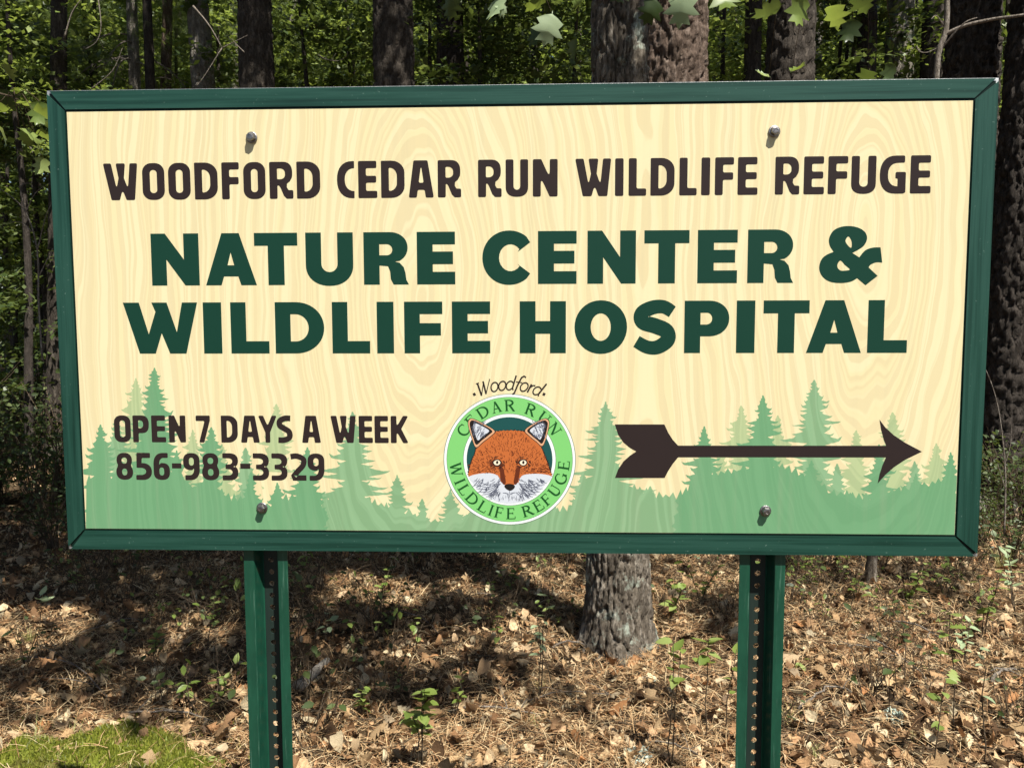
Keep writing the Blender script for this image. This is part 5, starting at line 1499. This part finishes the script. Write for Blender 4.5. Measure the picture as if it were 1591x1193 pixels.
seeds = [
    ('three pale leaves on a thin stem in the left shade', 62, 985, 72, 3, .055, 'leaf_pale', 1, .2, (0, 1), .8),
    ('rounded leafy seedling in the shade left of the left post', 247, 1078, 112, 9, .042, 'leaf_bright', 1, .08, (0, 1), .72),
    ('small seedling climbing beside the left post', 322, 1015, 95, 6, .040, 'leaf_bright', 1, .15, (0, 1), .4),
    ('two-leaved sprout left of the left post', 288, 1095, 38, 4, .045, 'leaf_bright', 1, .2, (0,), .6),
    ('tiny sprout right of the moss', 322, 1172, 22, 5, .035, 'leaf_bright', 2, .4, (0, 1), .4),
    ('narrow-leaved seedling at the left edge', 40, 1040, 70, 12, .040, 'leaf_shrub', 3, .3, (2,), .3),
    ('sprig with small leaves under the left sign edge', 122, 925, 45, 5, .045, 'leaf_bright', 1, .2, (0, 1), .6),
    ('bright bushy blueberry plant right of the left post', 655, 1200, 158, 22, .048, 'leaf_bright', 3, .22, (0, 1), .62),
    ('low bright sprig left of the blueberry plant', 562, 1120, 58, 9, .042, 'leaf_bright', 2, .35, (0, 1), .35),
    ('leafy sprout spreading right of the blueberry plant', 705, 1120, 78, 7, .045, 'leaf_bright', 2, .3, (0, 1), .6),
    ('pale sprout in the shade just right of the left post', 505, 1010, 48, 5, .050, 'leaf_pale', 2, .4, (0, 1), .5),
    ('dim sprout in the shade between post and oak', 778, 1000, 55, 5, .045, 'leaf_bright', 1, .2, (0, 1), .4),
    ('tall bare-stemmed seedling left of the oak', 836, 1085, 200, 7, .048, 'leaf_pale', 2, .18, (0, 1), .5),
    ('thin twiggy seedling in front of the oak shade', 860, 1060, 95, 3, .045, 'leaf_pale', 1, .3, (0,), .7),
    ('tall seedling in front of the oak, right side', 1042, 1188, 225, 7, .058, 'leaf_bright', 2, .08, (0, 1), .66),
    ('broad-leaved seedling left of the right post', 1095, 1140, 165, 7, .060, 'leaf_bright', 1, .06, (0, 1), .74),
    ('leaning thin seedling beside the right post', 1128, 1125, 150, 3, .05, 'leaf_bright', 1, .15, (0, 1), .4),
    ('leafy shoot at the right foot of the oak', 1040, 965, 88, 10, .055, 'leaf_bright', 3, .3, (0, 1), .3),
    ('clump of leafy shoots between oak and right post', 1088, 925, 65, 12, .055, 'leaf_bright', 3, .45, (0, 1), .3),
    ('bright narrow-leaved clump under the sign right half', 1412, 935, 52, 14, .058, 'leaf_bright', 4, .4, (2, 0), .2),
    ('little yellow-green sprout right of the right post', 1278, 950, 24, 8, .040, 'leaf_bright', 3, .6, (2,), .2),
    ('dark green sprig below the narrow-leaved clump', 1388, 955, 30, 8, .050, 'leaf_shrub', 3, .6, (2,), .2),
    ('tall seedling with drooping leaves at far right', 1482, 1135, 190, 6, .058, 'leaf_bright', 1, .08, (3, 2), .5),
    ('slim seedling left of the far right one', 1450, 1188, 150, 4, .05, 'leaf_bright', 1, .1, (0, 2), .4),
    ('bare slim seedling at the right edge', 1530, 1192, 200, 3, .045, 'leaf_pale', 1, .1, (0,), .5),
    ('leafy shrublet by the lower right sign corner', 1530, 985, 120, 14, .055, 'leaf_bright', 3, .3, (0, 2), .3),
    ('pale-leaved shoot at the right edge beside the sign', 1578, 960, 140, 12, .06, 'leaf_pale', 3, .3, (0, 1), .4),
    ('spreading bright sprout right of the right post top', 1255, 905, 40, 12, .05, 'leaf_bright', 4, .6, (0, 2), .3),
    ('leafy sprig beside the thin grey sapling stem', 1330, 925, 50, 10, .05, 'leaf_bright', 3, .5, (0, 1), .3),
    ('small leafy cluster far right under the sign corner', 1468, 935, 55, 12, .05, 'leaf_bright', 4, .5, (0, 2), .3),
    ('pale sprig low at the far right ground', 1500, 1020, 60, 8, .05, 'leaf_pale', 2, .4, (0, 1), .4),
    ('bright sprig between the moss and the left post', 352, 1090, 60, 7, .045, 'leaf_bright', 2, .3, (0, 1), .4),
    ('leafy sprig in the shade under the left half', 590, 935, 55, 9, .05, 'leaf_bright', 3, .4, (0, 1), .4),
    ('dim leafy sprig under the emblem', 790, 915, 50, 9, .05, 'leaf_bright', 3, .4, (0, 1), .4),
    ('low sprout right of the right post foot', 1238, 1038, 22, 5, .045, 'leaf_bright', 2, .5, (0,), .3)]
for i, s in enumerate(seeds):
    seedling(*s[:6], 70 + i, *s[6:])

# ------------------------------------------------------------------ hanging leaves of an overhanging oak branch, and saplings
big_leaf = [np_mesh('leaf', bend(leaf_template('maple')[0], fd, cu, tw, seed=i, rough=.015), leaf_template('maple')[1], None, True) for i, (fd, cu, tw) in enumerate([(.35, .7, .2), (.2, -.8, -.3), (.5, .3, .5)])]
def big(mat):
    out = []
    for me in big_leaf:
        c = me.copy(); c.materials.append(M[mat]); out.append(c)
    return out
BL = {k: big(k) for k in ('leaf_pale', 'leaf_bright', 'leaf_oak')}
def leafy_branch(name, label, cat, pts, leaves, r0, group=None, mat='stem'):
    """a branch along pts with single large leaves: (point px, py, depth, size, material, rx, ry, rz)"""
    base = Vector(pts[0])
    root = thing(name, label, cat, base)
    mb = MB(); P = [Vector(q) - base for q in spline([tuple(p) for p in pts], 5)]
    mb.tube(P, [r0 * (1 - .75 * i / (len(P) - 1)) for i in range(len(P))], 6)
    br = mb.build('branch', M[mat], root, True)
    for i, (px, py, y, size, mt, rx, ry, rz) in enumerate(leaves):
        q = at(px, py, y) - base
        lf = obj('leaf', BL[mt][i % 3], root, q, (rx, ry, rz), size)
        near = min(P, key=lambda c: (c - q).length)
        m2 = MB(); mid = (near + q) / 2 + Vector((0, 0, .03)); m2.tube([near, mid, q], [.0016, .0013, .001], 4); m2.build('leaf_stalk', M[mat], root, True)
    return root
down = R(-100)
leafy_branch('oak_branch', 'overhanging oak branch dropping pale lobed leaves above the sign', 'branch',
    [at(1100, -420, 1.9), at(1000, -180, 1.7), at(880, -70, 1.5), at(740, -40, 1.45)],
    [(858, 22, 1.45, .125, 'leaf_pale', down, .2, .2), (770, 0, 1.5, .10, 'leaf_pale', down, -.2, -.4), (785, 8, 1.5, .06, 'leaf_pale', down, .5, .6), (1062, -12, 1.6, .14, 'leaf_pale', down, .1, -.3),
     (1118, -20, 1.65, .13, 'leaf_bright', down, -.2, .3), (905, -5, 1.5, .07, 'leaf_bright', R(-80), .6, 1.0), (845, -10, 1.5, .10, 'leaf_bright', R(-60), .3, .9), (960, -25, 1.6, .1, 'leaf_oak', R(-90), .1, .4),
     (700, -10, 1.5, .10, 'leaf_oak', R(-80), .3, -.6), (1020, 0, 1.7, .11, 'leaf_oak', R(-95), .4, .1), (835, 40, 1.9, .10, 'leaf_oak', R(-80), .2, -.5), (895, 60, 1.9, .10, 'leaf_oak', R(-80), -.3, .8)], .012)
leafy_branch('oak_branch', 'oak branch with yellow-green leaves above the right bolt', 'branch',
    [at(1420, -350, 2.6), at(1360, -120, 2.4), at(1290, -30, 2.2), at(1210, -10, 2.2)],
    [(1215, 8, 2.2, .15, 'leaf_oak', R(-40), .3, 1.2), (1250, -5, 2.2, .14, 'leaf_bright', R(-60), .1, .5), (1290, 10, 2.2, .13, 'leaf_bright', R(-50), .2, -1.0), (1335, -10, 2.2, .13, 'leaf_oak', R(-50), -.3, -.6),
     (1325, 30, 2.4, .12, 'leaf_oak', R(-70), .2, -.3), (1230, 112, 2.5, .09, 'leaf_bright', R(20), .3, -1.2), (1195, 120, 2.5, .08, 'leaf_pale', R(10), -.3, 1.4), (1390, 100, 3.0, .13, 'leaf_oak', R(-60), .2, .6), (1350, 110, 3.0, .12, 'leaf_oak', R(-40), .5, -.4)], .010)
leafy_branch('maple_sapling', 'sapling with sunlit green leaves beside the top left sign corner', 'sapling',
    [Vector((-2.75, 1.3, 0)), Vector((-2.7, 1.3, .9)), at(-160, 260, 1.3), at(-60, 150, 1.2), at(20, 150, 1.1)],
    [(25, 160, 1.1, .085, 'leaf_bright', R(-20), .2, -1.2), (62, 158, 1.05, .085, 'leaf_bright', R(-70), .1, .4), (52, 172, 1.0, .09, 'leaf_bright', R(-35), -.2, -1.3), (10, 165, 1.1, .08, 'leaf_bright', R(-30), .3, 1.2),
     (30, 200, 1.1, .085, 'leaf_bright', R(-25), .3, -1.2), (55, 208, 1.1, .085, 'leaf_bright', R(-30), -.1, -1.1), (40, 205, 1.15, .07, 'leaf_bright', R(-60), .1, .3), (-5, 195, 1.1, .08, 'leaf_bright', R(-50), .2, -.8),
     (0, 100, 1.2, .07, 'leaf_bright', R(-50), .2, -.6), (10, 140, 1.3, .10, 'leaf_oak', R(-70), .2, .2), (66, 245, 1.2, .07, 'leaf_bright', R(-70), .3, .2), (62, 190, 1.3, .08, 'leaf_oak', R(-40), .3, -.9)], .011)
# forked sapling with a long side branch at the top right
fs = thing('forked_sapling', 'slender grey forked sapling crossing the right pine trunk', 'sapling', (at(1452, 600, 4.2).x, 4.2, 0))
base = Vector(fs.location)
def limb(name, pts, r0, r1):
    P = [Vector(q) - base for q in spline([tuple(p) for p in pts], 5)]
    mb = MB(); mb.tube(P, [r0 + (r1 - r0) * i / (len(P) - 1) for i in range(len(P))], 8); mb.build(name, M['twig'], fs, True)
limb('trunk', [base, at(1452, 400, 4.2), at(1455, 115, 4.2), at(1470, 45, 4.2), at(1472, -40, 4.2), at(1480, -300, 4.2)], .024, .016)
limb('branch', [at(1466, 55, 4.2), at(1500, 40, 4.15), at(1545, 30, 4.1), at(1600, 22, 4.0), at(1700, 0, 3.9)], .014, .008)
limb('branch', [at(1464, 75, 4.2), at(1480, 55, 4.15), at(1500, 35, 4.1), at(1518, 28, 4.1)], .007, .003)
limb('branch', [at(1466, 40, 4.2), at(1455, 25, 4.15), at(1447, 30, 4.1)], .005, .002)
# bare dead twigs in the shade on the left and a few crossing branches
def bare(label, pts_list, y, r0):
    pts0 = [at(px, py, y) for px, py in pts_list[0]]; b = Vector((pts0[0].x, y, 0))
    root = thing('dead_branch', label, 'branch', b)
    for k, pl in enumerate(pts_list):
        P = spline([tuple(at(px, py, y) - b) for px, py in pl], 4); mb = MB()
        mb.tube(P, [r0 * (1 if k == 0 else .6) * (1 - .7 * i / (len(P) - 1)) for i in range(len(P))], 5); mb.build('stem' if k == 0 else 'twig', M['twig'], root, True)
bare('bare forked grey twig against the shade left of the sign', [[(66, 560), (60, 470), (58, 390), (40, 330), (10, 300), (-10, 290)], [(58, 390), (70, 340), (78, 320)], [(40, 330), (32, 290), (50, 285)], [(50, 360), (30, 345), (0, 350)], [(60, 430), (75, 400), (82, 385)], [(40, 330), (55, 300), (76, 285)]], 2.6, .006)
bare('arched thin branch in the upper left foliage', [[(100, 60), (112, 20), (130, -5)], [(152, -5), (157, 40), (150, 65), (132, 77)], [(140, 140), (175, 110), (190, 75)]], 6.0, .010)
bare('crossing dark branches between the two left pines', [[(300, 10), (325, 40), (345, 75)], [(345, 75), (320, 115), (305, 135)], [(345, 75), (365, 65), (385, 55)], [(380, 82), (368, 70), (360, 60)]], 5.6, .010)
bare('curling bare twig low in the middle foliage', [[(494, 85), (505, 92), (525, 95), (538, 88), (540, 80)], [(505, 92), (512, 82)], [(515, 94), (522, 83)]], 6.0, .006)
bare('thin pale stem arching beside the sign right edge', [[(1560, 830), (1562, 740), (1555, 660), (1545, 610), (1532, 575)], [(1562, 720), (1570, 690), (1572, 660)], [(1562, 760), (1550, 720)]], 1.6, .004)
bare('pale hooked twig over the dark trunk at top right', [[(1424, 72), (1428, 80), (1440, 82), (1458, 74)], [(1430, 80), (1426, 74)]], 4.4, .006)
